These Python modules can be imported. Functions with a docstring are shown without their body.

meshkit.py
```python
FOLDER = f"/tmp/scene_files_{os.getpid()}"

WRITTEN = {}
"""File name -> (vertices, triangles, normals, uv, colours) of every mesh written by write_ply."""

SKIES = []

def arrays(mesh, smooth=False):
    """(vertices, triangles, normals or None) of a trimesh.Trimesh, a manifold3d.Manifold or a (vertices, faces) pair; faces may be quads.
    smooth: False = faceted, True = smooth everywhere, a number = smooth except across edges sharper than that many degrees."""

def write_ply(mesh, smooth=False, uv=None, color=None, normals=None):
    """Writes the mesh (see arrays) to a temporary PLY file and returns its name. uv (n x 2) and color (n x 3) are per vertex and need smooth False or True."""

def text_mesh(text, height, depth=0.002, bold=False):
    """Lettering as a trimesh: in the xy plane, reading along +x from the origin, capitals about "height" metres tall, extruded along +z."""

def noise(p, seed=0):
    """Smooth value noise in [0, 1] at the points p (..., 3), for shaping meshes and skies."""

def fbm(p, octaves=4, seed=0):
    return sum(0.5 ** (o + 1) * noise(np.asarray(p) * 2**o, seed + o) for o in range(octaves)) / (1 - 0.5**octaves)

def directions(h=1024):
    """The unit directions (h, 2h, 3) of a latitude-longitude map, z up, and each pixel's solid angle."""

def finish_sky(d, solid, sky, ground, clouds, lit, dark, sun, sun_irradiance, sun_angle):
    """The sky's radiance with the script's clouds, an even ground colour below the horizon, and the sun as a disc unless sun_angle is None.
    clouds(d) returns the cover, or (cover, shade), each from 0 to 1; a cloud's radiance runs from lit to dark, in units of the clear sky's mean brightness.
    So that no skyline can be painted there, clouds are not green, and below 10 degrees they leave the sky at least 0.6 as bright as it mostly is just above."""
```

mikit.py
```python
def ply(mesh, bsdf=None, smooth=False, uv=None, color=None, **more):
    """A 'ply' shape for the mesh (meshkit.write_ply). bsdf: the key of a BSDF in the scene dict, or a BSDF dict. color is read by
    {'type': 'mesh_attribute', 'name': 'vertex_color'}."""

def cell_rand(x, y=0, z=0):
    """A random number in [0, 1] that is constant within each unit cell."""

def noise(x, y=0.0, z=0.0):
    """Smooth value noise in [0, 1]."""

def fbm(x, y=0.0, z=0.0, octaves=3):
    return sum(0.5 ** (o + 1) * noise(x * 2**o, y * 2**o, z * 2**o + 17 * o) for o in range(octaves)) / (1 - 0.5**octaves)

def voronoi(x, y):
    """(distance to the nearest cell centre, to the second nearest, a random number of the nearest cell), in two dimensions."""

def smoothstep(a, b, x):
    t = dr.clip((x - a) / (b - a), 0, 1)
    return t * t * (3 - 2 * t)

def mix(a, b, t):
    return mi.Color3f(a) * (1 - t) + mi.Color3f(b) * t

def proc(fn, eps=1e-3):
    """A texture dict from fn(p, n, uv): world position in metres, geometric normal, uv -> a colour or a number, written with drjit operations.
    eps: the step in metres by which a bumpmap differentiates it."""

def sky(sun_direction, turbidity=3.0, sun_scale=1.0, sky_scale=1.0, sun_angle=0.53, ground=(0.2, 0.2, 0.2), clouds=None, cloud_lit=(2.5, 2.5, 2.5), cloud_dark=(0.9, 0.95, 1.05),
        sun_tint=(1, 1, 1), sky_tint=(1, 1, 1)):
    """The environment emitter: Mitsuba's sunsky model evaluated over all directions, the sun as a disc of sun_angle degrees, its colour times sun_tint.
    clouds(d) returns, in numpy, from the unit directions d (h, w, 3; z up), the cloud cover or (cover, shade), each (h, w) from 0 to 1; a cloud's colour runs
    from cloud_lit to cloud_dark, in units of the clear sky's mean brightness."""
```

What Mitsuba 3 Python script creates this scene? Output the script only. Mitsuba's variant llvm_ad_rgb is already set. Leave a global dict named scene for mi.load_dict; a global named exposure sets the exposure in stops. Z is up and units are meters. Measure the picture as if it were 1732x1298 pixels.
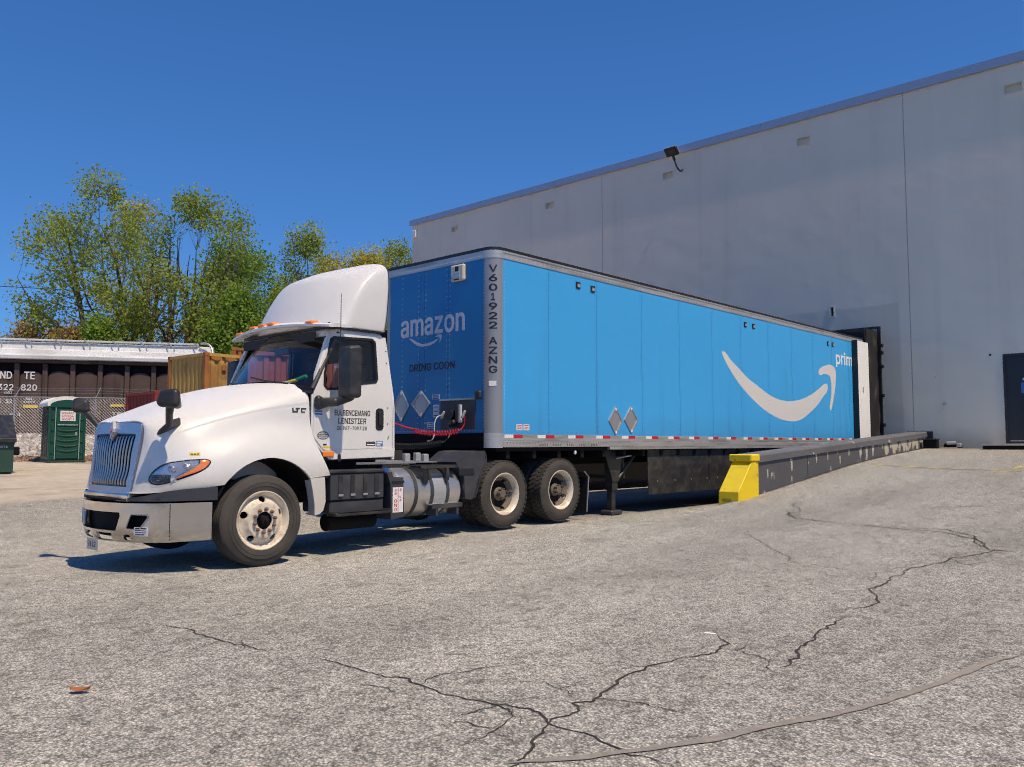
import math, random
import numpy as np
import trimesh, manifold3d as m3
import drjit as dr
import mitsuba as mi
import mikit, meshkit
from shapely.geometry import Polygon, box as sbox, LineString
from shapely.ops import unary_union
from scipy.interpolate import PchipInterpolator, RectBivariateSpline, splprep, splev
T = mi.ScalarTransform4f
PI = math.pi

# ------------------------------------------------------------------ camera, sky, exposure
EYE = np.array([0.0, 0.0, 1.37])
HEAD = np.array([0.73593, 0.67706, 0.0])
PITCH = math.atan(101 / 1400)
AIM = EYE + HEAD * math.cos(PITCH) + np.array([0, 0, math.sin(PITCH)])
scene = {'camera': {'type': 'perspective', 'fov': 2 * math.degrees(math.atan(866 / 1400)), 'fov_axis': 'x', 'near_clip': 0.05, 'far_clip': 3000.0,
                    'to_world': T().look_at(origin=EYE.tolist(), target=AIM.tolist(), up=[0, 0, 1])}}
SUN = (-0.035, -0.60, 1.0)
scene['sky_light'] = mikit.sky(SUN, turbidity=2.6, sky_tint=(0.42, 0.79, 1.20), sun_tint=(1.0, 0.965, 0.89), ground=(0.25, 0.24, 0.23))
exposure = 1.42
labels = {}

# ------------------------------------------------------------------ helpers
rng = np.random.default_rng(7)
def numbered(k):
    if k not in scene and k not in labels and not any(x.startswith(k + '__') for x in scene): return k
    i = 1
    while True:
        q = f'{k}_{i:03d}'
        if q not in scene and q not in labels: return q
        i += 1
def thing(name, label, cat, group=None, kind=None):
    k = numbered(name); labels[k] = {'label': label, 'category': cat}
    if group: labels[k]['group'] = group
    if kind: labels[k]['kind'] = kind
    return k
def add(parent, name, mesh, bsdf, smooth=False, **more):
    k = (parent + '__' + name) if parent else name
    if k in scene:
        i = 1
        while f'{k}_{i:03d}' in scene: i += 1
        k = f'{k}_{i:03d}'
    scene[k] = mikit.ply(mesh, bsdf, smooth=smooth, **more)
    return k
def dupe(parent, name, key, M):
    """The same ply dict under another place."""
    k = (parent + '__' + name) if parent else name
    if k in scene:
        i = 1
        while f'{k}_{i:03d}' in scene: i += 1
        k = f'{k}_{i:03d}'
    scene[k] = {**scene[key], 'to_world': M}
    return k
def stuff(k): labels[k] = {**labels.get(k, {}), 'kind': 'stuff'}
def struct(name, mesh, bsdf, label, smooth=False, cat='ground'):
    k = add(None, name, mesh, bsdf, smooth); labels[k] = {'label': label, 'category': cat, 'kind': 'structure'}; return k
cat_ = trimesh.util.concatenate
def man(mesh):
    t = trimesh.Trimesh(np.array(mesh.vertices), np.array(mesh.faces), process=True); t.merge_vertices(digits_vertex=6); t.update_faces(t.nondegenerate_faces())
    if t.volume < 0: t.invert()
    return m3.Manifold(m3.Mesh(np.asarray(t.vertices, np.float32), np.asarray(t.faces, np.uint32)))
def tm(M):
    q = M.to_mesh(); return trimesh.Trimesh(q.vert_properties[:, :3], q.tri_verts, process=False)
def bx(x0, x1, y0, y1, z0, z1, c=0.0):
    """A box between two corners, its edges chamfered by c."""
    if c <= 0:
        m = trimesh.creation.box(extents=[abs(x1 - x0), abs(y1 - y0), abs(z1 - z0)]); m.apply_translation([(x0 + x1) / 2, (y0 + y1) / 2, (z0 + z1) / 2]); return m
    x0, x1 = min(x0, x1), max(x0, x1); y0, y1 = min(y0, y1), max(y0, y1); z0, z1 = min(z0, z1), max(z0, z1)
    c = min(c, (x1 - x0) / 2.01, (y1 - y0) / 2.01, (z1 - z0) / 2.01)
    P = []
    for x, sx in ((x0, 1), (x1, -1)):
        for y, sy in ((y0, 1), (y1, -1)):
            for z, sz in ((z0, 1), (z1, -1)):
                P += [[x + sx * c, y + sy * c, z], [x + sx * c, y, z + sz * c], [x, y + sy * c, z + sz * c]]
    return trimesh.convex.convex_hull(np.array(P))
def rbox(x0, x1, y0, y1, z0, z1, r, seg=16):
    s = m3.Manifold.sphere(r, seg); L = []
    for x in (x0 + r, x1 - r):
        for y in (y0 + r, y1 - r):
            for z in (z0 + r, z1 - r): L.append(s.translate((x, y, z)))
    return tm(m3.Manifold.batch_hull(L))
def hull_s(pts, seg=16):
    """Hull of spheres (x, y, z, r)."""
    return tm(m3.Manifold.batch_hull([m3.Manifold.sphere(p[3], seg).translate(tuple(map(float, p[:3]))) for p in pts]))
def tube(pts, r, sides=8, closed=False):
    p = np.asarray(pts, float); t = np.gradient(p, axis=0); t /= np.linalg.norm(t, axis=1, keepdims=True) + 1e-12
    n = np.zeros_like(p); a = np.cross(t[0], [0.31, 0.2, 0.93]); a /= np.linalg.norm(a); n[0] = a
    for i in range(1, len(p)):
        a = n[i - 1] - t[i] * (n[i - 1] @ t[i]); n[i] = a / (np.linalg.norm(a) + 1e-12)
    b = np.cross(t, n); ang = np.arange(sides) * 2 * PI / sides
    R = np.broadcast_to(np.asarray(r, float), (len(p),))
    v = p[:, None] + R[:, None, None] * (np.cos(ang)[None, :, None] * n[:, None] + np.sin(ang)[None, :, None] * b[:, None])
    i, j = np.meshgrid(np.arange(len(p) - 1), np.arange(sides), indexing='ij')
    q = np.stack([i * sides + j, i * sides + (j + 1) % sides, (i + 1) * sides + (j + 1) % sides, (i + 1) * sides + j], -1).reshape(-1, 4)
    f = np.vstack([q[:, [0, 1, 2]], q[:, [0, 2, 3]]])
    v = v.reshape(-1, 3); k = len(v)
    v = np.vstack([v, p[:1], p[-1:]]); j = np.arange(sides)
    f = np.vstack([f, np.stack([np.full(sides, k), (j + 1) % sides, j], 1), np.stack([np.full(sides, k + 1), (len(p) - 1) * sides + j, (len(p) - 1) * sides + (j + 1) % sides], 1)])
    return trimesh.Trimesh(v, f, process=False)
def spline(pts, n=40):
    p = np.asarray(pts, float); tck, _ = splprep(p.T, s=0, k=min(3, len(p) - 1)); return np.array(splev(np.linspace(0, 1, n), tck)).T
def lathe(prof, n=64):
    """profile [(radius, axial)] turned about the y axis (axial along +y); closed where radius is 0."""
    P = np.asarray(prof, float); m = len(P); a = np.arange(n) * 2 * PI / n
    v = np.stack([P[None, :, 0] * np.cos(a)[:, None], np.broadcast_to(P[None, :, 1], (n, m)), P[None, :, 0] * np.sin(a)[:, None]], -1).reshape(-1, 3)
    i, j = np.meshgrid(np.arange(n), np.arange(m - 1), indexing='ij'); i2 = (i + 1) % n
    q = np.stack([i * m + j, i2 * m + j, i2 * m + j + 1, i * m + j + 1], -1).reshape(-1, 4)
    return trimesh.Trimesh(v, np.vstack([q[:, [0, 1, 2]], q[:, [0, 2, 3]]]), process=False)
def cyl(p0, p1, r, n=16, r1=None): return tube([p0, (np.asarray(p0) * .999 + np.asarray(p1) * .001), (np.asarray(p0) * .001 + np.asarray(p1) * .999), p1], [r, r, r1 or r, r1 or r], n)
def ext(poly, h):
    polys = [g for g in getattr(poly, 'geoms', [poly]) if g.area > 1e-9]
    return cat_([trimesh.creation.extrude_polygon(g, h, engine='earcut') for g in polys])
def frame(mesh, o, xd, up, c=None):
    """Puts a mesh that lies in its xy plane (thickness +z) on a plane at o with the directions xd and up; the outward normal is xd x up."""
    xd, up = np.asarray(xd, float), np.asarray(up, float); n = np.cross(xd, up); v = np.asarray(mesh.vertices)
    return trimesh.Trimesh(np.asarray(o) + v[:, :1] * xd + v[:, 1:2] * up + v[:, 2:3] * n, mesh.faces, process=False)
SIDE = ((1, 0, 0), (0, 0, 1)); FRONT = ((0, -1, 0), (0, 0, 1))       # faces that look to -y and to -x
def text_fit(s, w, h, bold=False, depth=0.0035):
    """Lettering whose ink fills w x h, lower left corner at the origin, its back 1.5 mm under the surface."""
    m = meshkit.text_mesh(s, 0.1, depth, bold); lo, hi = m.bounds
    v = np.array(m.vertices); v[:, 0] = (v[:, 0] - lo[0]) * w / (hi[0] - lo[0]); v[:, 1] = (v[:, 1] - lo[1]) * h / (hi[1] - lo[1]); v[:, 2] -= 0.0015
    return trimesh.Trimesh(v, m.faces, process=False)
def smooth_poly(pts, n=140):
    p = np.asarray(pts, float); p = np.vstack([p, p[:1]]); tck, _ = splprep(p.T, s=0.0006, per=True); return Polygon(np.array(splev(np.linspace(0, 1, n, endpoint=False), tck)).T).buffer(0)
def side_plate(pts, y0, y1, holes=()):
    """A polygon in (x, z) as a plate between y0 (outer, smaller) and y1."""
    P = pts if hasattr(pts, 'exterior') else Polygon(pts, holes)
    m = ext(P, abs(y1 - y0)); v = np.array(m.vertices)
    return trimesh.Trimesh(np.stack([v[:, 0], max(y0, y1) - v[:, 2], v[:, 1]], 1), m.faces, process=False)
def mirror(mesh, yc):
    v = np.array(mesh.vertices); v[:, 1] = 2 * yc - v[:, 1]; return trimesh.Trimesh(v, np.asarray(mesh.faces)[:, ::-1], process=False)
def rotz(mesh, a, c=(0, 0)):
    v = np.array(mesh.vertices); x, y = v[:, 0] - c[0], v[:, 1] - c[1]
    v[:, 0], v[:, 1] = c[0] + x * math.cos(a) - y * math.sin(a), c[1] + x * math.sin(a) + y * math.cos(a); return trimesh.Trimesh(v, mesh.faces, process=False)

# ------------------------------------------------------------------ materials
n_, fb, ss, mx = mikit.noise, mikit.fbm, mikit.smoothstep, mikit.mix
def C(*a): return mi.Color3f(*a)
def princ(name, col, rough=0.5, metal=0.0, two=True, **kw):
    b = {'type': 'principled', 'base_color': {'type': 'rgb', 'value': list(col)} if not isinstance(col, dict) else col, 'roughness': rough, 'metallic': metal, **kw}
    scene[name] = {'type': 'twosided', 'bsdf': b} if two else b
    return name
def bumped(name, b, fn, scale, eps=2e-3):
    scene[name] = {'type': 'twosided', 'bsdf': {'type': 'bumpmap', 'arbitrary': mikit.proc(fn, eps), 'scale': scale, 'bsdf': b}}
def asphalt_col(p, n, uv):
    x, y = p.x, p.y
    d1, d2, rnd = mikit.voronoi(x * 75, y * 75)
    e1, e2, rnd2 = mikit.voronoi(x * 34 + 3.3, y * 34 + 1.7)
    grain = 0.60 + 0.85 * rnd * rnd + 0.42 * (rnd2 - 0.4) + 0.20 * (n_(x * 17, y * 17, 2.0) - 0.5)
    grain = dr.lerp(grain, grain * 0.42, ss(0.30, 0.62, d1) * 0.8)
    big = fb(x * 0.35 + 4, y * 0.5 + 9, 0, 4)
    mid = fb(x * 1.7, y * 2.3, 3.0, 4)
    tone = 0.82 + 0.28 * big + 0.22 * (mid - 0.5) + 0.24 * (fb(x * 6.5, y * 8.0, 1.0, 4) - 0.5)
    tone *= 1.0 - 0.26 * ss(0.62, 0.74, fb(x * 5.5 + 31, y * 11.0, 4.0, 4))
    tone *= 1.0 - 0.45 * ss(10.0, 12.5, x) * ss(8.2, 8.9, y) * ss(13.0, 11.0, y)  # shade under the trailer, painted into the asphalt along the dock lane
    # worn wheel paths that run along the dock direction, oil spots
    st = fb(x * 0.16 + 3, y * 1.35, 8.0, 3)
    tone *= 1.0 - 0.13 * ss(0.52, 0.75, st)
    oil = ss(0.76, 0.84, fb(x * 0.9 + 20, y * 0.9 + 3, 1.0, 4))
    col = mx(C(0.388, 0.378, 0.342), C(0.438, 0.428, 0.394), n_(x * 0.8, y * 0.8, 5.0))
    asp = col * grain * tone * (1 - 0.30 * oil)
    con = mx(C(0.36, 0.315, 0.255), C(0.43, 0.39, 0.33), fb(x * 0.4, y * 0.4, 2.0, 4)) * (0.80 + 0.40 * fb(x * 5, y * 5, 1.0, 3)) 
    con = con * (1 - 0.35 * ss(0.55, 0.7, fb(x * 0.25 + 7, y * 0.9, 6.0, 4)))
    edge = 17.2 + 0.25 * (x - 6) + 1.4 * (fb(x * 0.3, y * 0.3, 4.0, 3) - 0.5)
    w = ss(0, 0.5, y - edge)
    dirt = ss(0.35, 0.7, fb(x * 1.1, y * 1.1, 12.0, 4)) * ss(20.5, 24.5, x) * ss(8.0, 7.0, y)
    out = mx(asp, con, w)
    return mx(out, C(0.27, 0.22, 0.17) * (0.7 + 0.5 * grain), dirt * 0.65)
def asphalt_h(p, n, uv):
    d1, d2, r = mikit.voronoi(p.x * 62, p.y * 62)
    return (1 - ss(0.0, 0.65, d1)) * (0.4 + 0.6 * r) + 0.8 * n_(p.x * 14, p.y * 14)
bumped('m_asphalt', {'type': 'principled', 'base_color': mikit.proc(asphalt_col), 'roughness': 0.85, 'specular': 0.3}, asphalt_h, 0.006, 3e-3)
def wall_col(p, n, uv):
    y, z = p.y, p.z
    big = fb(y * 0.17, z * 0.22, 3.0, 4); blot = fb(y * 0.9, z * 0.5, 7.0, 4)
    c = mx(C(0.665, 0.635, 0.545), C(0.735, 0.705, 0.61), big)
    streak = fb(y * 3.1, z * 0.12, 2.0, 3)
    c = c * (1 - 0.05 * ss(0.55, 0.8, streak)) * (0.94 + 0.12 * blot)
    patch = ss(7.75, 7.85, y + 0.08 * (blot - 0.5)) * ss(12.1, 11.9, y) * ss(5.45, 5.38, z + 0.1 * (blot - .5))
    c = c * (1 - 0.13 * patch)
    rollr = ss(0.5, 0.56, fb(y * 0.5 + 11, z * 0.9, 1.0, 2)) * ss(4.6, 4.2, z)
    c = c * (1 - 0.06 * rollr)
    grime = ss(2.0, 1.2, z + 0.5 * (fb(y * 1.2, z * 1.2, 5.0, 3) - 0.5))
    return mx(c, C(0.25, 0.21, 0.17), grime * 0.45)
bumped('m_facade', {'type': 'principled', 'base_color': mikit.proc(wall_col), 'roughness': 0.6, 'specular': 0.4}, lambda p, n, uv: fb(p.y * 2.2, p.z * 2.2, p.x * 2, 3) + 0.15 * n_(p.y * 40, p.z * 40, 1), 0.006, 5e-3)
princ('m_joint', (0.44, 0.42, 0.38), 0.8)
princ('m_coping', (0.42, 0.44, 0.50), 0.35, 0.55)
def white_col(p, n, uv):
    d = ss(1.3, 0.55, p.z + 0.35 * (fb(p.x * 3, p.z * 3, p.y * 3, 3) - 0.5))
    return mx(C(0.70, 0.70, 0.69), C(0.48, 0.44, 0.36), d * 0.7) * (0.96 + 0.05 * fb(p.x * 2, p.y * 2, p.z * 2, 3))
princ('m_white', mikit.proc(white_col), 0.28, 0.0, clearcoat=0.9, clearcoat_gloss=0.96, specular=0.5)
princ('m_white_flat', (0.78, 0.78, 0.76), 0.5)
princ('m_cream', mikit.proc(lambda p, n, uv: mx(C(0.66, 0.59, 0.48), C(0.38, 0.31, 0.23), ss(0.5, 0.75, fb(p.x * 9, p.y * 9, p.z * 9, 4)) * 0.7)), 0.4, 0.0, clearcoat=0.3)
princ('m_brake', mikit.proc(lambda p, n, uv: mx(C(0.10, 0.085, 0.07), C(0.20, 0.165, 0.13), fb(p.x * 14, p.y * 14, p.z * 14, 3))), 0.75)
princ('m_rust_nut', mikit.proc(lambda p, n, uv: mx(C(0.17, 0.09, 0.06), C(0.28, 0.19, 0.15), fb(p.x * 50, p.y * 50, p.z * 50, 2))), 0.7)
scene['m_chrome'] = {'type': 'twosided', 'bsdf': {'type': 'roughconductor', 'material': 'Cr', 'distribution': 'ggx', 'alpha': 0.10, 'specular_reflectance': {'type': 'rgb', 'value': [.86, .86, .86]}}}
def dull(p, n, uv):
    a = fb(p.x * 4, p.y * 4, p.z * 6, 4)
    return 0.07 + 0.26 * ss(0.42, 0.78, a)
scene['m_bumper'] = {'type': 'twosided', 'bsdf': {'type': 'principled', 'base_color': mikit.proc(lambda p, n, uv: mx(C(0.78, 0.76, 0.73), C(0.42, 0.37, 0.31), ss(0.45, 0.75, fb(p.x * 3.3, p.y * 3.3, p.z * 5, 4)) * 0.75)), 'metallic': 1.0, 'roughness': mikit.proc(dull)}}
princ('m_alu', mikit.proc(lambda p, n, uv: mx(C(0.80, 0.79, 0.77), C(0.60, 0.57, 0.53), fb(p.x * 2, p.y * 5, p.z * 7, 3))), 0.30, 0.85)
princ('m_rail', mikit.proc(lambda p, n, uv: mx(C(0.52, 0.52, 0.52), C(0.36, 0.35, 0.33), ss(0.4, 0.75, fb(p.x * 1.5, p.y * 1.5, p.z * 14, 4)))), 0.42, 0.55)
def post_col(p, n, uv): return mx(C(0.40, 0.40, 0.41), C(0.30, 0.30, 0.30), fb(p.x * 4, p.y * 4, p.z * 0.7, 3))
princ('m_post', mikit.proc(post_col), 0.4, 0.5)
princ('m_black', (0.016, 0.016, 0.018), 0.42)
princ('m_plastic', mikit.proc(lambda p, n, uv: mx(C(0.022, 0.023, 0.026), C(0.055, 0.053, 0.05), ss(0.35, 0.8, fb(p.x * 6, p.y * 6, p.z * 6, 4)))), 0.45)
princ('m_panel_grey', mikit.proc(lambda p, n, uv: mx(C(0.040, 0.043, 0.052), C(0.075, 0.073, 0.072), ss(0.4, 0.8, fb(p.x * 4, p.y * 4, p.z * 4, 4)))), 0.5)
princ('m_chassis', (0.009, 0.009, 0.010), 0.8, specular=0.2)
princ('m_rubber', mikit.proc(lambda p, n, uv: mx(C(0.030, 0.028, 0.026), C(0.080, 0.072, 0.063), fb(p.x * 5, p.y * 9, p.z * 5, 4)) * (0.85 + 0.3 * n_(p.x * 60, p.y * 60, p.z * 60))), 0.8)
princ('m_tread', (0.030, 0.028, 0.026), 0.85)
def blue_col(p, n, uv):
    c = mx(C(0.046, 0.355, 0.74), C(0.052, 0.375, 0.78), fb(p.x * 0.5, p.z * 0.6, p.y * .5, 3))
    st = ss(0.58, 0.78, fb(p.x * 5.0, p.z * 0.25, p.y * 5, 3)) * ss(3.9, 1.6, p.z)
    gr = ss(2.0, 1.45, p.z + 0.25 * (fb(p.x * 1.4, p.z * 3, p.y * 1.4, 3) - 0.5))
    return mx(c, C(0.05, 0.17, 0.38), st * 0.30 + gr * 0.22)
bumped('m_blue', {'type': 'principled', 'base_color': mikit.proc(blue_col), 'roughness': 0.33, 'clearcoat': 0.3, 'specular': 0.4}, lambda p, n, uv: fb(p.x * 1.3, p.z * 0.8, p.y * 1.3, 2), 0.012, 2e-2)
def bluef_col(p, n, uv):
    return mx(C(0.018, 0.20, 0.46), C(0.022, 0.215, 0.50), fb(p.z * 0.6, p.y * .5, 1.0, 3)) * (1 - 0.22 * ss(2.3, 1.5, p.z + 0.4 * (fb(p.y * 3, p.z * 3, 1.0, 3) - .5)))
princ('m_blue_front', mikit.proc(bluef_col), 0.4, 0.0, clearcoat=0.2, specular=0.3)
princ('m_blue_seam', (0.012, 0.11, 0.33), 0.5)
princ('m_blue_rivet', (0.022, 0.17, 0.42), 0.4)
princ('m_decal_pale', (0.62, 0.61, 0.60), 0.5)
princ('m_decal_white', (0.74, 0.74, 0.74), 0.5)
princ('m_decal_front', (0.58, 0.60, 0.64), 0.5)
princ('m_ink', (0.012, 0.012, 0.016), 0.5)
princ('m_ink_red', (0.45, 0.03, 0.025), 0.5)
princ('m_ink_blue', (0.05, 0.17, 0.45), 0.5)
princ('m_silver', (0.50, 0.51, 0.52), 0.4, 0.5)
princ('m_red_tape', (0.50, 0.015, 0.02), 0.35)
princ('m_amber', (0.85, 0.22, 0.02), 0.25, clearcoat=1.0)
princ('m_yellow', mikit.proc(lambda p, n, uv: mx(C(0.78, 0.58, 0.012), C(0.55, 0.38, 0.02), ss(0.45, 0.8, fb(p.x * 4, p.y * 4, p.z * 4, 4)) * 0.6) * (1 - 0.55 * ss(0.68, 0.74, fb(p.x * 9, p.y * 9, p.z * 9, 3)))), 0.55)
princ('m_sticker_yellow', (0.75, 0.55, 0.02), 0.5)
princ('m_green', (0.02, 0.25, 0.06), 0.5)
scene['m_glass'] = {'type': 'thindielectric', 'int_ior': 1.5}
scene['m_grille_bar'] = {'type': 'twosided', 'bsdf': {'type': 'principled', 'base_color': {'type': 'rgb', 'value': [.50, .51, .53]}, 'metallic': 1.0, 'roughness': .32}}
scene['m_lens'] = {'type': 'thindielectric', 'int_ior': 1.45}
princ('m_reflector', (0.72, 0.74, 0.78), 0.16, 0.9)
princ('m_seat', (0.06, 0.058, 0.055), 0.8)
princ('m_cabin', (0.022, 0.022, 0.025), 0.7)
princ('m_cabin_pale', (0.42, 0.42, 0.40), 0.7)
princ('m_frit', (0.008, 0.008, 0.009), 0.3)
def curb_col(p, n, uv):
    x, z = p.x, p.z
    base = mx(C(0.060, 0.063, 0.075), C(0.095, 0.097, 0.110), fb(x * 1.3, z * 2.0, p.y * 2, 4))
    chip = fb(x * 6.5, z * 2.6 + 3, p.y * 6, 4)
    where = 0.045 * ss(14.5, 18.5, x) + 0.22 * ss(19.0, 22.5, x)
    top = ss(0.30, 0.05, dr.abs(z - (1.02 + (x - 14.95) * 0.050)))
    m = ss(0.70 - where * (0.6 + 0.6 * top), 0.74 - where * (0.6 + 0.6 * top), chip)
    return mx(base, C(0.46, 0.44, 0.35), m * 0.85)
princ('m_curb', mikit.proc(curb_col), 0.6)
princ('m_curb_cap', mikit.proc(lambda p, n, uv: mx(C(0.085, 0.088, 0.10), C(0.14, 0.14, 0.15), fb(p.x * 1.1, p.y * 5, p.z * 3, 4)) + C(0.3, 0.3, 0.28) * ss(0.74, 0.78, fb(p.x * 7, p.y * 7, p.z * 7, 3))), 0.55)
princ('m_door', (0.020, 0.023, 0.032), 0.5)
princ('m_fabric', mikit.proc(lambda p, n, uv: mx(C(0.012, 0.012, 0.012), C(0.075, 0.066, 0.058), ss(0.5, 0.8, fb(p.x * 3, p.y * 3, p.z * 1.4, 4)))), 0.7)
princ('m_pad', mikit.proc(lambda p, n, uv: mx(C(0.50, 0.43, 0.30), C(0.38, 0.32, 0.23), fb(p.x * 3, p.y * 3, 0, 4))), 0.8)
princ('m_line', mikit.proc(lambda p, n, uv: mx(C(0.52, 0.40, 0.10), C(0.24, 0.22, 0.17), ss(0.40, 0.62, fb(p.x * 7, p.y * 7, 0, 4)))), 0.7)
princ('m_crack', mikit.proc(lambda p, n, uv: mx(C(0.022, 0.020, 0.018), C(0.055, 0.05, 0.045), fb(p.x * 20, p.y * 20, 0, 3))), 0.9)
princ('m_tar', mikit.proc(lambda p, n, uv: mx(C(0.20, 0.183, 0.158), C(0.31, 0.288, 0.25), fb(p.x * 24, p.y * 24, 0, 4))), 0.8)
def rail_brown(p, n, uv):
    a = fb(p.x * 0.9, p.y * 0.9, p.z * 1.1, 4); s = fb((p.x - p.y) * 2.2, 0.0, p.z * 0.3, 3)
    return mx(C(0.060, 0.040, 0.034), C(0.115, 0.075, 0.062), a) * (1 - 0.35 * ss(0.5, 0.75, s))
princ('m_railcar', mikit.proc(rail_brown), 0.7)
princ('m_railroof', mikit.proc(lambda p, n, uv: mx(C(0.60, 0.62, 0.64), C(0.46, 0.47, 0.47), ss(0.35, 0.75, fb(p.x * 0.8, p.y * 0.8, p.z * 3, 4)))), 0.6)
def cont_y(p, n, uv):
    r = ss(0.56, 0.68, fb(p.x * 1.5, p.y * 1.5, p.z * 0.8, 5))
    return mx(mx(C(0.52, 0.33, 0.09), C(0.45, 0.27, 0.07), fb(p.x * .7, p.y * .7, p.z, 3)), C(0.20, 0.075, 0.03), r * 0.55)
princ('m_container', mikit.proc(cont_y), 0.65)
princ('m_container_post', mikit.proc(lambda p, n, uv: mx(C(0.50, 0.22, 0.04), C(0.24, 0.07, 0.025), fb(p.x * 3, p.y * 3, p.z * 2, 4))), 0.65)
princ('m_container_red', mikit.proc(lambda p, n, uv: mx(C(0.36, 0.045, 0.03), C(0.22, 0.035, 0.028), fb(p.x, p.y, p.z, 4))), 0.6)
princ('m_container_maroon', (0.22, 0.07, 0.06), 0.6)
princ('m_container_orange', (0.62, 0.22, 0.06), 0.6)
princ('m_potty', mikit.proc(lambda p, n, uv: mx(C(0.008, 0.062, 0.042), C(0.013, 0.08, 0.054), fb(p.x * 2, p.y * 2, p.z * 2, 3))), 0.4)
princ('m_potty_trim', (0.32, 0.45, 0.42), 0.5)
princ('m_potty_dark', (0.010, 0.030, 0.024), 0.45)
princ('m_bin', mikit.proc(lambda p, n, uv: mx(C(0.018, 0.060, 0.045), C(0.035, 0.085, 0.065), fb(p.x * 2, p.y * 2, p.z * 2, 4))), 0.5)
princ('m_galv', (0.42, 0.43, 0.44), 0.45, 0.6)
princ('m_bark', mikit.proc(lambda p, n, uv: mx(C(0.055, 0.045, 0.035), C(0.14, 0.12, 0.10), fb(p.x * 3, p.y * 3, p.z * 1.2, 4))), 0.9)
princ('m_rock', {'type': 'mesh_attribute', 'name': 'vertex_color'}, 0.85)
princ('m_dirt', mikit.proc(lambda p, n, uv: mx(C(0.20, 0.12, 0.075), C(0.30, 0.22, 0.16), fb(p.x * 2, p.y * 2, p.z * 2, 5))), 0.95)
princ('m_hose_red', (0.55, 0.02, 0.035), 0.35)
princ('m_hose_black', (0.015, 0.015, 0.016), 0.4)
princ('m_blue_cap', (0.02, 0.09, 0.42), 0.35)
princ('m_leaf_litter', (0.36, 0.12, 0.035), 0.8)
princ('m_paper', (0.85, 0.85, 0.84), 0.7)
def leafmat(name, a, b):
    scene[name] = {'type': 'principledthin', 'base_color': mikit.proc(lambda p, n, uv: mx(C(*a), C(*b), fb(p.x * 0.45, p.y * 0.45, p.z * 0.45, 3))), 'roughness': 0.5, 'diff_trans': 0.75, 'eta': 1.35}
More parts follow.
